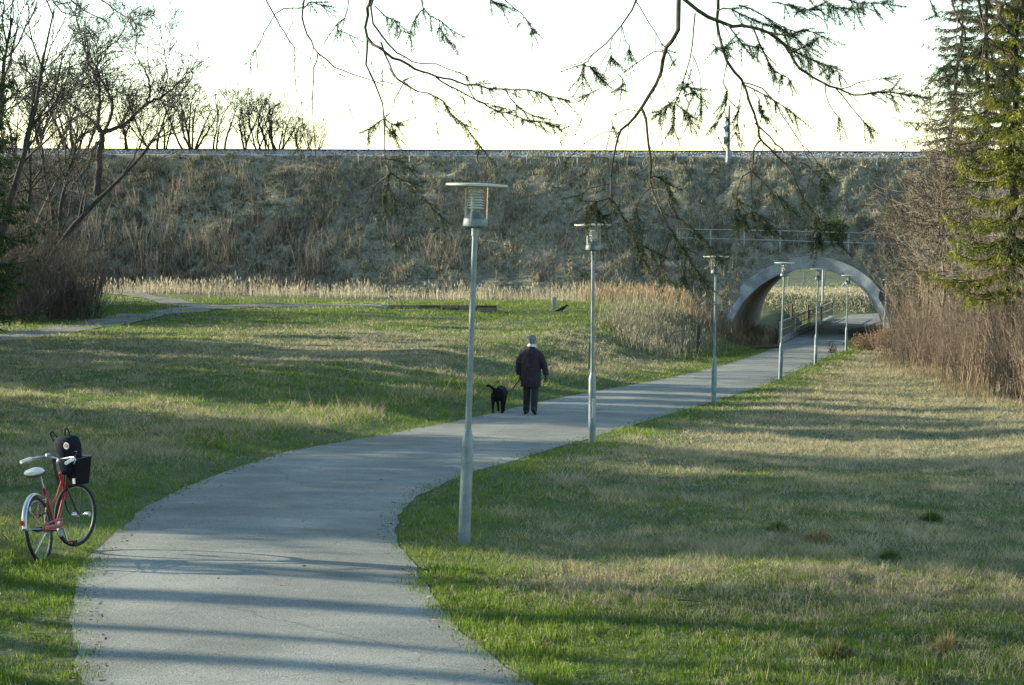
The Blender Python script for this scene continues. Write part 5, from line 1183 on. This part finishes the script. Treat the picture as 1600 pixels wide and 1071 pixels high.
M_FUR = mat_noise('black_fur', (.005, .005, .006), (.012, .012, .013), 40, .85, .2, spec=.1)
g = G(780, 646); dog = empty('dog', (g[0], g[1], float(path_z(g[1])) + .015), math.radians(-8)); dog.scale = (1.12, 1.02, 1.02)
tag(dog, 'black dog with raised tail walking on the leash beside the man', 'dog')
mb = MB()   # facing +Y
mb.loft([(0, -.30, .43), (0, -.26, .43), (0, -.12, .425), (0, .08, .41), (0, .24, .42), (0, .34, .45), (0, .38, .47)], [(.05, .07), (.118, .14), (.125, .145), (.13, .155), (.135, .17), (.10, .13), (.05, .06)], 16, side=(1, 0, 0))
mb.loft([(0, .28, .43), (0, .40, .42), (0, .47, .40)], [.10, .08, .068], 12, side=(1, 0, 0))
mb.loft([(0, .43, .41), (0, .49, .40), (0, .55, .37), (0, .61, .33), (0, .68, .29)], [(.05, .05), (.075, .07), (.07, .065), (.045, .04), (.03, .028)], 12, side=(1, 0, 0))
for s in (-1, 1):
    mb.loft([(s * .05, .48, .45), (s * .085, .48, .43), (s * .10, .49, .36)], [(.02, .03), (.03, .04), (.012, .02)], 8)
    y0_, y1_ = ((-.02, .10) if s < 0 else (-.05, -.02))
    yy = -.25 if s < 0 else -.20
    mb.loft([(s * .075, yy, .42), (s * .09, yy + .05, .32), (s * .088, yy - .01, .26), (s * .088, yy - .07, .19), (s * .088, yy - .05, .09), (s * .088, yy - .04, .03)], [(.07, .10), (.055, .075), (.042, .05), (.028, .032), (.024, .026), (.024, .026)], 12)
    mb.loft([(s * .088, yy - .05, .025), (s * .088, yy + .01, .022), (s * .088, yy + .05, .015)], [.028, .03, .018], 8, side=(1, 0, 0))
    yf = .30 if s < 0 else .22
    mb.loft([(s * .08, .25, .40), (s * .085, yf - .02, .28), (s * .07, yf, .18), (s * .06, yf + .01, .07), (s * .06, yf + .01, .03)], [(.05, .07), (.04, .045), (.03, .032), (.025, .026), (.025, .026)], 12)
    mb.loft([(s * .06, yf, .024), (s * .06, yf + .05, .02)], [.028, .024], 8, side=(1, 0, 0))
mb.loft([(0, -.25, .47), (-.05, -.32, .53), (-.11, -.36, .59), (-.17, -.38, .63), (-.22, -.38, .635)], [.035, .034, .034, .034, .022], 10)
mb.build('body', M_FUR, dog, remesh=.014, smooth_it=3)
mb = MB(); mb.torus((0, .40, .42), .088, .012, (0, .95, -.1), 20, 6); mb.build('dog_collar', mat_plain('red_collar', (.12, .02, .02), .6), dog)
def dog_w(p):
    a = math.radians(-8); c, s = math.cos(a), math.sin(a); p = np.array(p) * 1.02; return np.array([dog.location.x + p[0] * c - p[1] * s, dog.location.y + p[0] * s + p[1] * c, dog.location.z + p[2]])
h0 = man_w(np.array(arms[0][-1]) + (0, .02, -.07)); h1 = dog_w((.06, .40, .49)); ls = empty('dog_leash', h0); tag(ls, 'thin dark leash running from the man\'s hand to the dog', 'leash')
md_ = (h0 + h1) / 2; w = smooth_pts([h0 + (.0, 0, .03), h0, h0 * .7 + h1 * .3 - (0, 0, .07), md_ - (0, 0, .13), h0 * .25 + h1 * .75 - (0, 0, .11), h1], 24) - h0
mb = MB(); mb.loft(w, .013, 6); mb.build('strap', M_SHOE, ls)
mb = MB(); mb.torus((0, 0, .0), .045, .008, (.3, 1, .1), 18, 6); mb.build('handle_loop', M_SHOE, ls)

# ------------------------------------------------------------------ bicycle with basket and backpack
M_RED = mat_noise('faded_red_paint', (.17, .014, .014), (.26, .024, .022), 9, .4, 0, spec=.5)
M_CHROME = mat_noise('dull_chrome', (.34, .38, .40), (.52, .55, .57), 9, .28, 0, metal=.85)
M_TYRE = mat_noise('black_tyre', (.010, .010, .011), (.020, .020, .022), 30, .8)
M_BLKM = mat_plain('black_metal', (.012, .012, .014), .4)
M_WHITE = mat_noise('off_white_vinyl', (.55, .55, .52), (.72, .72, .69), 10, .5)
M_BASK = mat_noise('black_basket_mesh', (.004, .004, .005), (.009, .009, .011), 60, .8, .1, spec=.1)
M_BAG = mat_noise('dark_navy_canvas', (.008, .010, .018), (.014, .017, .028), 30, .9, .05, fine=(120, .2), spec=.1)
gb = hit(68, 879); bk = empty('bicycle', gb); BS = 0.95; bk.scale = (BS,) * 3
Rb = Matrix.Rotation(math.radians(82), 4, 'Z') @ Matrix.Rotation(math.radians(-9), 4, 'X'); bk.rotation_euler = Rb.to_euler()
tag(bk, 'red bicycle with white saddle and black front basket parked on the left verge', 'bicycle')
WR = .345; WB = 1.05; axp = np.array([.99, 0, .345]); axd = np.array([-.30, 0, .954]); axd /= np.linalg.norm(axd); DEL = math.radians(-20)
def steer(p):
    p = np.asarray(p, float); q = p - axp; return axp + q * math.cos(DEL) + np.cross(axd, q) * math.sin(DEL) + axd * (q @ axd)[..., None] * (1 - math.cos(DEL))
def steer_mb(mb): mb.v = [steer(v) for v in mb.v]; return mb
def wheel(cx, st):
    r = empty('wheel', (0, 0, 0)); r.parent = bk; c = (cx, 0, WR); fx_ = (lambda m: steer_mb(m)) if st else (lambda m: m)
    fx_(MB().torus(c, WR - .019, .021, (0, 1, 0), 56, 10)).build('tyre', M_TYRE, r)
    m = MB(); m.torus(c, WR - .042, .008, (0, 1, 0), 56, 6); fx_(m).build('rim', M_GALV, r)
    m = MB()
    for k in range(28):
        a = 2 * math.pi * k / 28; s = 1 if k % 2 else -1; a2 = a + .5 * (1 if (k // 2) % 2 else -1)
        m.tube((cx + .02 * math.cos(a2), s * .03, WR + .02 * math.sin(a2)), (cx + (WR - .045) * math.cos(a), 0, WR + (WR - .045) * math.sin(a)), .0008, n=4)
    o = fx_(m).build('spokes', M_GALV, r); o['kind'] = 'stuff'
    m = MB(); m.loft([(cx, -.065, WR), (cx, -.04, WR), (cx, -.035, WR), (cx, .035, WR), (cx, .04, WR), (cx, .065, WR)], [.008, .012, .026, .026, .012, .008], 12); fx_(m).build('hub', M_BLKM if not st else M_CHROME, r)
wheel(0, False); wheel(WB, True)
m = MB(); m.loft([(.90, 0, .63), (.66, 0, .43), (.46, 0, .28)], .016, 10); m.loft([(.868, 0, .75), (.65, 0, .60), (.385, 0, .52)], .014, 10); m.loft([(.46, 0, .28), (.31, 0, .78)], .015, 10); m.loft([(.925, 0, .56), (.835, 0, .835)], .019, 12)
for s in (-1, 1):
    m.loft([(.46, s * .03, .28), (.30, s * .05, .29), (0, s * .062, WR)], [.011, .010, .008], 8); m.loft([(.335, s * .018, .70), (.2, s * .045, .55), (0, s * .062, WR)], [.009, .008, .007], 8)
m.loft([(.46, -.04, .28), (.46, .04, .28)], .024, 12); m.build('frame', M_RED, bk)
m = MB(); m.loft([(.60, -.055, .30), (.56, -.058, .36), (.46, -.06, .375), (.2, -.06, .385), (.0, -.06, .375), (-.05, -.06, .345)], [(.006, .012)] * 6, 8, side=(0, 1, 0)); m.loft([(.56, -.058, .33), (.45, -.06, .31), (.2, -.06, .33), (.02, -.06, .345)], [(.006, .024)] * 4, 8, side=(0, 1, 0)); m.build('chain_guard', M_RED, bk)
m = MB()
for s in (-1, 1): m.loft([(.905, s * .03, .66), (.935, s * .05, .56), (.975, s * .058, .44), (1.01, s * .06, .38), (WB, s * .06, WR)], [.012, .012, .011, .010, .008], 8)
m.loft([(.905, -.035, .665), (.905, .035, .665)], .014, 8); steer_mb(m).build('fork', M_BLKM, bk)
m = MB(); V = []
for k in range(25):
    a = math.radians(62 + 112 * k / 24)
    for y, dr in ((-.03, -.012), (-.022, .004), (0, .012), (.022, .004), (.03, -.012)):
        V.append((math.cos(a) * (WR + .024 + dr), y, WR + math.sin(a) * (WR + .024 + dr)))
m.add(V, [[k * 5 + j, k * 5 + j + 1, k * 5 + j + 6, k * 5 + j + 5] for k in range(24) for j in range(4)]); o = m.build('mudguard', M_CHROME, bk); sm = o.modifiers.new('t', 'SOLIDIFY'); sm.thickness = .003
m = MB()
for s in (-1, 1): m.tube((0, s * .06, WR), (-.27, s * .03, .60), .004, n=6); m.tube((0, s * .06, WR), (-.365, s * .03, .40), .004, n=6)
m.build('mudguard_stays', M_CHROME, bk)
m = MB(); m.box((-.392, 0, .47), (.022, .035, .05)); m.build('rear_reflector', mat_plain('red_lens', (.5, .02, .02), .25), bk)
m = MB(); m.loft([(.31, 0, .74), (.275, 0, .90)], .012, 10); m.build('seat_post', M_CHROME, bk)
m = MB(); m.loft([(.06, 0, .925), (.09, 0, .935), (.16, 0, .935), (.24, 0, .925), (.33, 0, .925), (.38, 0, .918)], [(.05, .02), (.10, .04), (.095, .042), (.05, .034), (.028, .026), (.016, .014)], 16, side=(0, 1, 0)); sad = m.build('saddle', M_WHITE, bk)
m = MB(); m.loft([(.08, 0, .89), (.16, 0, .885), (.26, 0, .885)], [(.08, .016), (.075, .018), (.03, .014)], 12, side=(0, 1, 0)); m.build('saddle_underside', M_BLKM, sad)
m = MB(); m.loft([(.88, 0, .73), (.80, 0, .95)], .012, 10); m.loft([(.80, 0, .95), (.82, 0, .975), (.86, 0, .98)], .014, 10)
for s in (-1, 1): m.loft([(.86, 0, .98), (.865, s * .10, .995), (.83, s * .21, 1.01), (.74, s * .275, 1.005), (.60, s * .30, .985)], .0115, 10)
steer_mb(m).build('handlebar', M_CHROME, bk)
for s in (-1, 1):
    m = MB(); m.loft([(.715, s * .283, 1.002), (.66, s * .293, .995), (.575, s * .304, .981)], [.018, .0175, .019], 10); steer_mb(m).build('grip', M_WHITE, bk)
    m = MB(); m.loft([(.80, s * .235, 1.01), (.79, s * .262, .99), (.69, s * .318, .96)], [.010, .008, .006], 8); steer_mb(m).build('brake_lever', M_CHROME, bk)
m = MB(); m.lathe([(.0, 0), (.025, .002), (.030, .012), (.022, .026), (0, .03)], 14, (.83, .14, 1.015)); steer_mb(m).build('bell', M_CHROME, bk)
# basket (open box with thickness)
m = MB()
def ringb(z, hx, hy, cx): return [(cx - hx, -hy, z), (cx + hx, -hy, z), (cx + hx, hy, z), (cx - hx, hy, z)]
Vb = ringb(.68, .11, .13, 1.04) + ringb(.97, .135, .165, 1.045) + ringb(.97, .127, .157, 1.045) + ringb(.688, .10, .122, 1.04)
Fb = [[3, 2, 1, 0]] + [[a * 4 + k, a * 4 + (k + 1) % 4, a * 4 + 4 + (k + 1) % 4, a * 4 + 4 + k] for a in range(3) for k in range(4)] + [[12, 13, 14, 15]]
m.add(Vb, Fb); o = steer_mb(m).build('basket', M_BASK, bk, smooth=False); bv = o.modifiers.new('b', 'BEVEL'); bv.width = .03; bv.segments = 3; bv.limit_method = 'ANGLE'; bsk = o
m = MB()
for k in range(4):
    a, b = np.array(ringb(.975, .137, .167, 1.045)[k]), np.array(ringb(.975, .137, .167, 1.045)[(k + 1) % 4]); m.tube(a, b, .006, n=6)
steer_mb(m).build('basket_rim', M_BLKM, bsk)
m = MB()
for s in (-1, 1): m.tube((1.06, s * .10, .70), (WB, s * .063, WR), .004, n=6)
steer_mb(m).build('basket_strut', M_BLKM, bk)
m = MB(); m.box((.918, -.115, .735), (.012, .03, .055)); steer_mb(m).build('white_tag', M_WHITE, bsk, smooth=False)
for s in (-1, 1):
    m = MB(); m.loft(smooth_pts([(.80, s * .235, 1.01), (.90, s * .20, 1.06), (.96, s * .08, 1.03), (.93, s * .02, .90), (.90, s * .015, .70)], 14), .0035, 6); steer_mb(m).build('brake_cable', M_BLKM, bk)
# crank, pedals, kickstand, front lamp
m = MB(); m.loft([(.46, -.085, .28), (.46, -.05, .28), (.46, .05, .28), (.46, .085, .28)], [.012, .016, .016, .012], 10); m.loft([(.46, -.088, .28), (.50, -.095, .115)], [.012, .009], 8); m.loft([(.46, .088, .28), (.42, .095, .445)], [.012, .009], 8); m.lathe([(.085, -.004), (.09, 0), (.085, .004)], 24); m.v[-1] = np.array([(x + .46, -.052 + z, y + .28) for x, y, z in m.v[-1]]); m.build('crank', M_CHROME, bk)
for (px_, py2, pz_) in ((.50, -.145, .113), (.42, .145, .447)):
    m = MB(); m.box((px_, py2, pz_), (.085, .09, .028)); pd = m.build('pedal', M_TYRE, bk, smooth=False)
    m = MB(); m.box((px_ - .0445, py2, pz_), (.004, .05, .014)); m.build('pedal_reflector', mat_plain('orange_lens', (.55, .14, .02), .3), pd, smooth=False)
m = MB(); m.loft([(.36, .03, .28), (.33, .07, .25), (.25, .20, .04), (.245, .215, .025)], [.011, .011, .009, .012], 8); m.build('kickstand', M_CHROME, bk)
m = MB(); m.loft([(WB, -.06, WR), (WB, -.13, WR + .01)], .008, 8); m.loft([(WB, -.125, WR + .01), (WB, -.135, WR + .01), (WB, -.19, WR + .01), (WB, -.197, WR + .01)], [.018, .026, .028, .022], 14); steer_mb(m).build('hub_lamp', M_CHROME, bk)
m = MB(); m.loft([(.19, -.055, .62), (.20, .09, .62)], .010, 8); m.loft([(.195, .075, .62), (.17, .12, .60), (.165, .12, .53)], .008, 8); m.build('wheel_lock', M_CHROME, bk)
# backpack sitting in the basket
MWb = Matrix.Translation(Vector(gb)) @ Rb @ Matrix.Scale(BS, 4)
bag = empty('backpack', MWb @ Vector(steer(np.array([1.04, 0, .79])))); tag(bag, 'dark navy backpack with round badge standing in the bicycle basket', 'backpack')
bag.rotation_euler = (Rb @ Matrix.Rotation(DEL, 4, 'Z')).to_euler(); bag.scale = (BS,) * 3
m = MB(); m.loft([(0, 0, 0), (0, 0, .03), (0, 0, .18), (-.005, 0, .30), (-.01, 0, .37), (-.012, 0, .41), (-.012, 0, .43)], [(.08, .11), (.098, .12), (.108, .145), (.118, .165), (.112, .16), (.085, .125), (.03, .06)], 24, side=(1, 0, 0)); m.build('main_body', M_BAG, bag, remesh=.012, smooth_it=3)
m = MB(); m.loft([(-.105, 0, .02), (-.115, 0, .05), (-.12, 0, .16), (-.108, 0, .20)], [(.02, .09), (.028, .105), (.028, .105), (.015, .09)], 16, side=(1, 0, 0)); m.build('front_pocket', M_BAG, bag, remesh=.01, smooth_it=3)
for y, hh, ty in ((.10, .49, .16), (-.045, .51, -.045)):
    m = MB(); m.loft(smooth_pts([(-.03, y - .035, .38), (-.03, ty - .02, hh - .03), (-.03, ty + .005, hh), (-.03, ty + .03, hh - .04), (-.03, y + .045, .36)], 16), [(.011, .004)] * 16, 8, side=(1, 0, 0)); m.build('carry_handle', M_BAG, bag)
def disc(r0_, r1_, x, col, name, n=28, cy=-.085, cz=.325):
    m = MB(); V = []
    for k in range(n):
        a = 2 * math.pi * k / n; V += [(x, cy + r0_ * math.cos(a), cz + r0_ * math.sin(a)), (x, cy + r1_ * math.cos(a), cz + r1_ * math.sin(a))]
    V2 = [(v[0] + .004, v[1], v[2]) for v in V]; Fs = [[2 * k, 2 * k + 1, 2 * ((k + 1) % n) + 1, 2 * ((k + 1) % n)] for k in range(n)]; m.add(V, Fs); m.add(V2, Fs); m.add([V[2 * k + 1] for k in range(n)] + [V2[2 * k + 1] for k in range(n)], [[k, (k + 1) % n, n + (k + 1) % n, n + k] for k in range(n)])
    return m.build(name, col, bag, smooth=False)
M_BDG = mat_plain('badge_white', (.72, .66, .62), .6); M_BDR = mat_plain('badge_red', (.34, .07, .05), .6)
bd = disc(.0, .037, -.127, M_BDG, 'badge'); rr_ = disc(.021, .025, -.130, M_BDR, 'badge_ring'); rr_.parent = bd
m = MB(); m.loft(smooth_pts([(-.131, -.085 + .013, .325 - .002), (-.131, -.085 + .006, .325 + .012), (-.131, -.085 - .008, .325 + .010), (-.131, -.085 - .011, .325 - .004), (-.131, -.085 - .002, .325 - .012), (-.131, -.085 + .003, .325 - .004)], 16), [(.0015, .0035)] * 16, 6, side=(1, 0, 0)); q_ = m.build('badge_emblem', M_BDR, bd)

# ------------------------------------------------------------------ leaf litter and crumbs along the path
def litter():
    n = 2600; Y = 12 + 75 * rng.random(n) ** 1.6; e = rng.random(n) < .5; off = rng.exponential(.32, n) - .25
    X = np.where(e, XL(Y) - off, XR(Y) + off); k = rng.random(n) < .08; X = np.where(k, XL(Y) + (XR(Y) - XL(Y)) * rng.random(n), X)
    on_p = (X > XL(Y)) & (X < XR(Y)); z = np.where(on_p, path_z(Y) + .03, gz(X, Y) + .03)
    sz = rng.uniform(.009, .024, n) * (1 + Y / 60); a = rng.uniform(0, 6.28, n); c, s_ = np.cos(a), np.sin(a)
    base = np.stack([X, Y, z], 1); d = np.stack([c, s_, rng.uniform(-.1, .35, n)], 1) * sz[:, None]; w = np.stack([-s_, c, rng.uniform(-.2, .5, n)], 1) * (sz * .5)[:, None]
    V = np.stack([base - d, base + w, base + d, base - w * .8], 1).reshape(-1, 3); q = np.arange(4 * n).reshape(n, 4)
    col = np.where((rng.random(n) < .6)[:, None], np.array([.11, .07, .04]), np.array([.26, .20, .12])) * rng.uniform(.5, 1.3, (n, 1))
    return V, q, np.repeat(col, 4, 0)
V, Fs, C = litter()
tag(link('leaf_litter', np_mesh('leaf_litter', V, Fs, M_STEM, C)), 'scattered brown leaf litter along the path edges', 'leaves', kind='stuff')
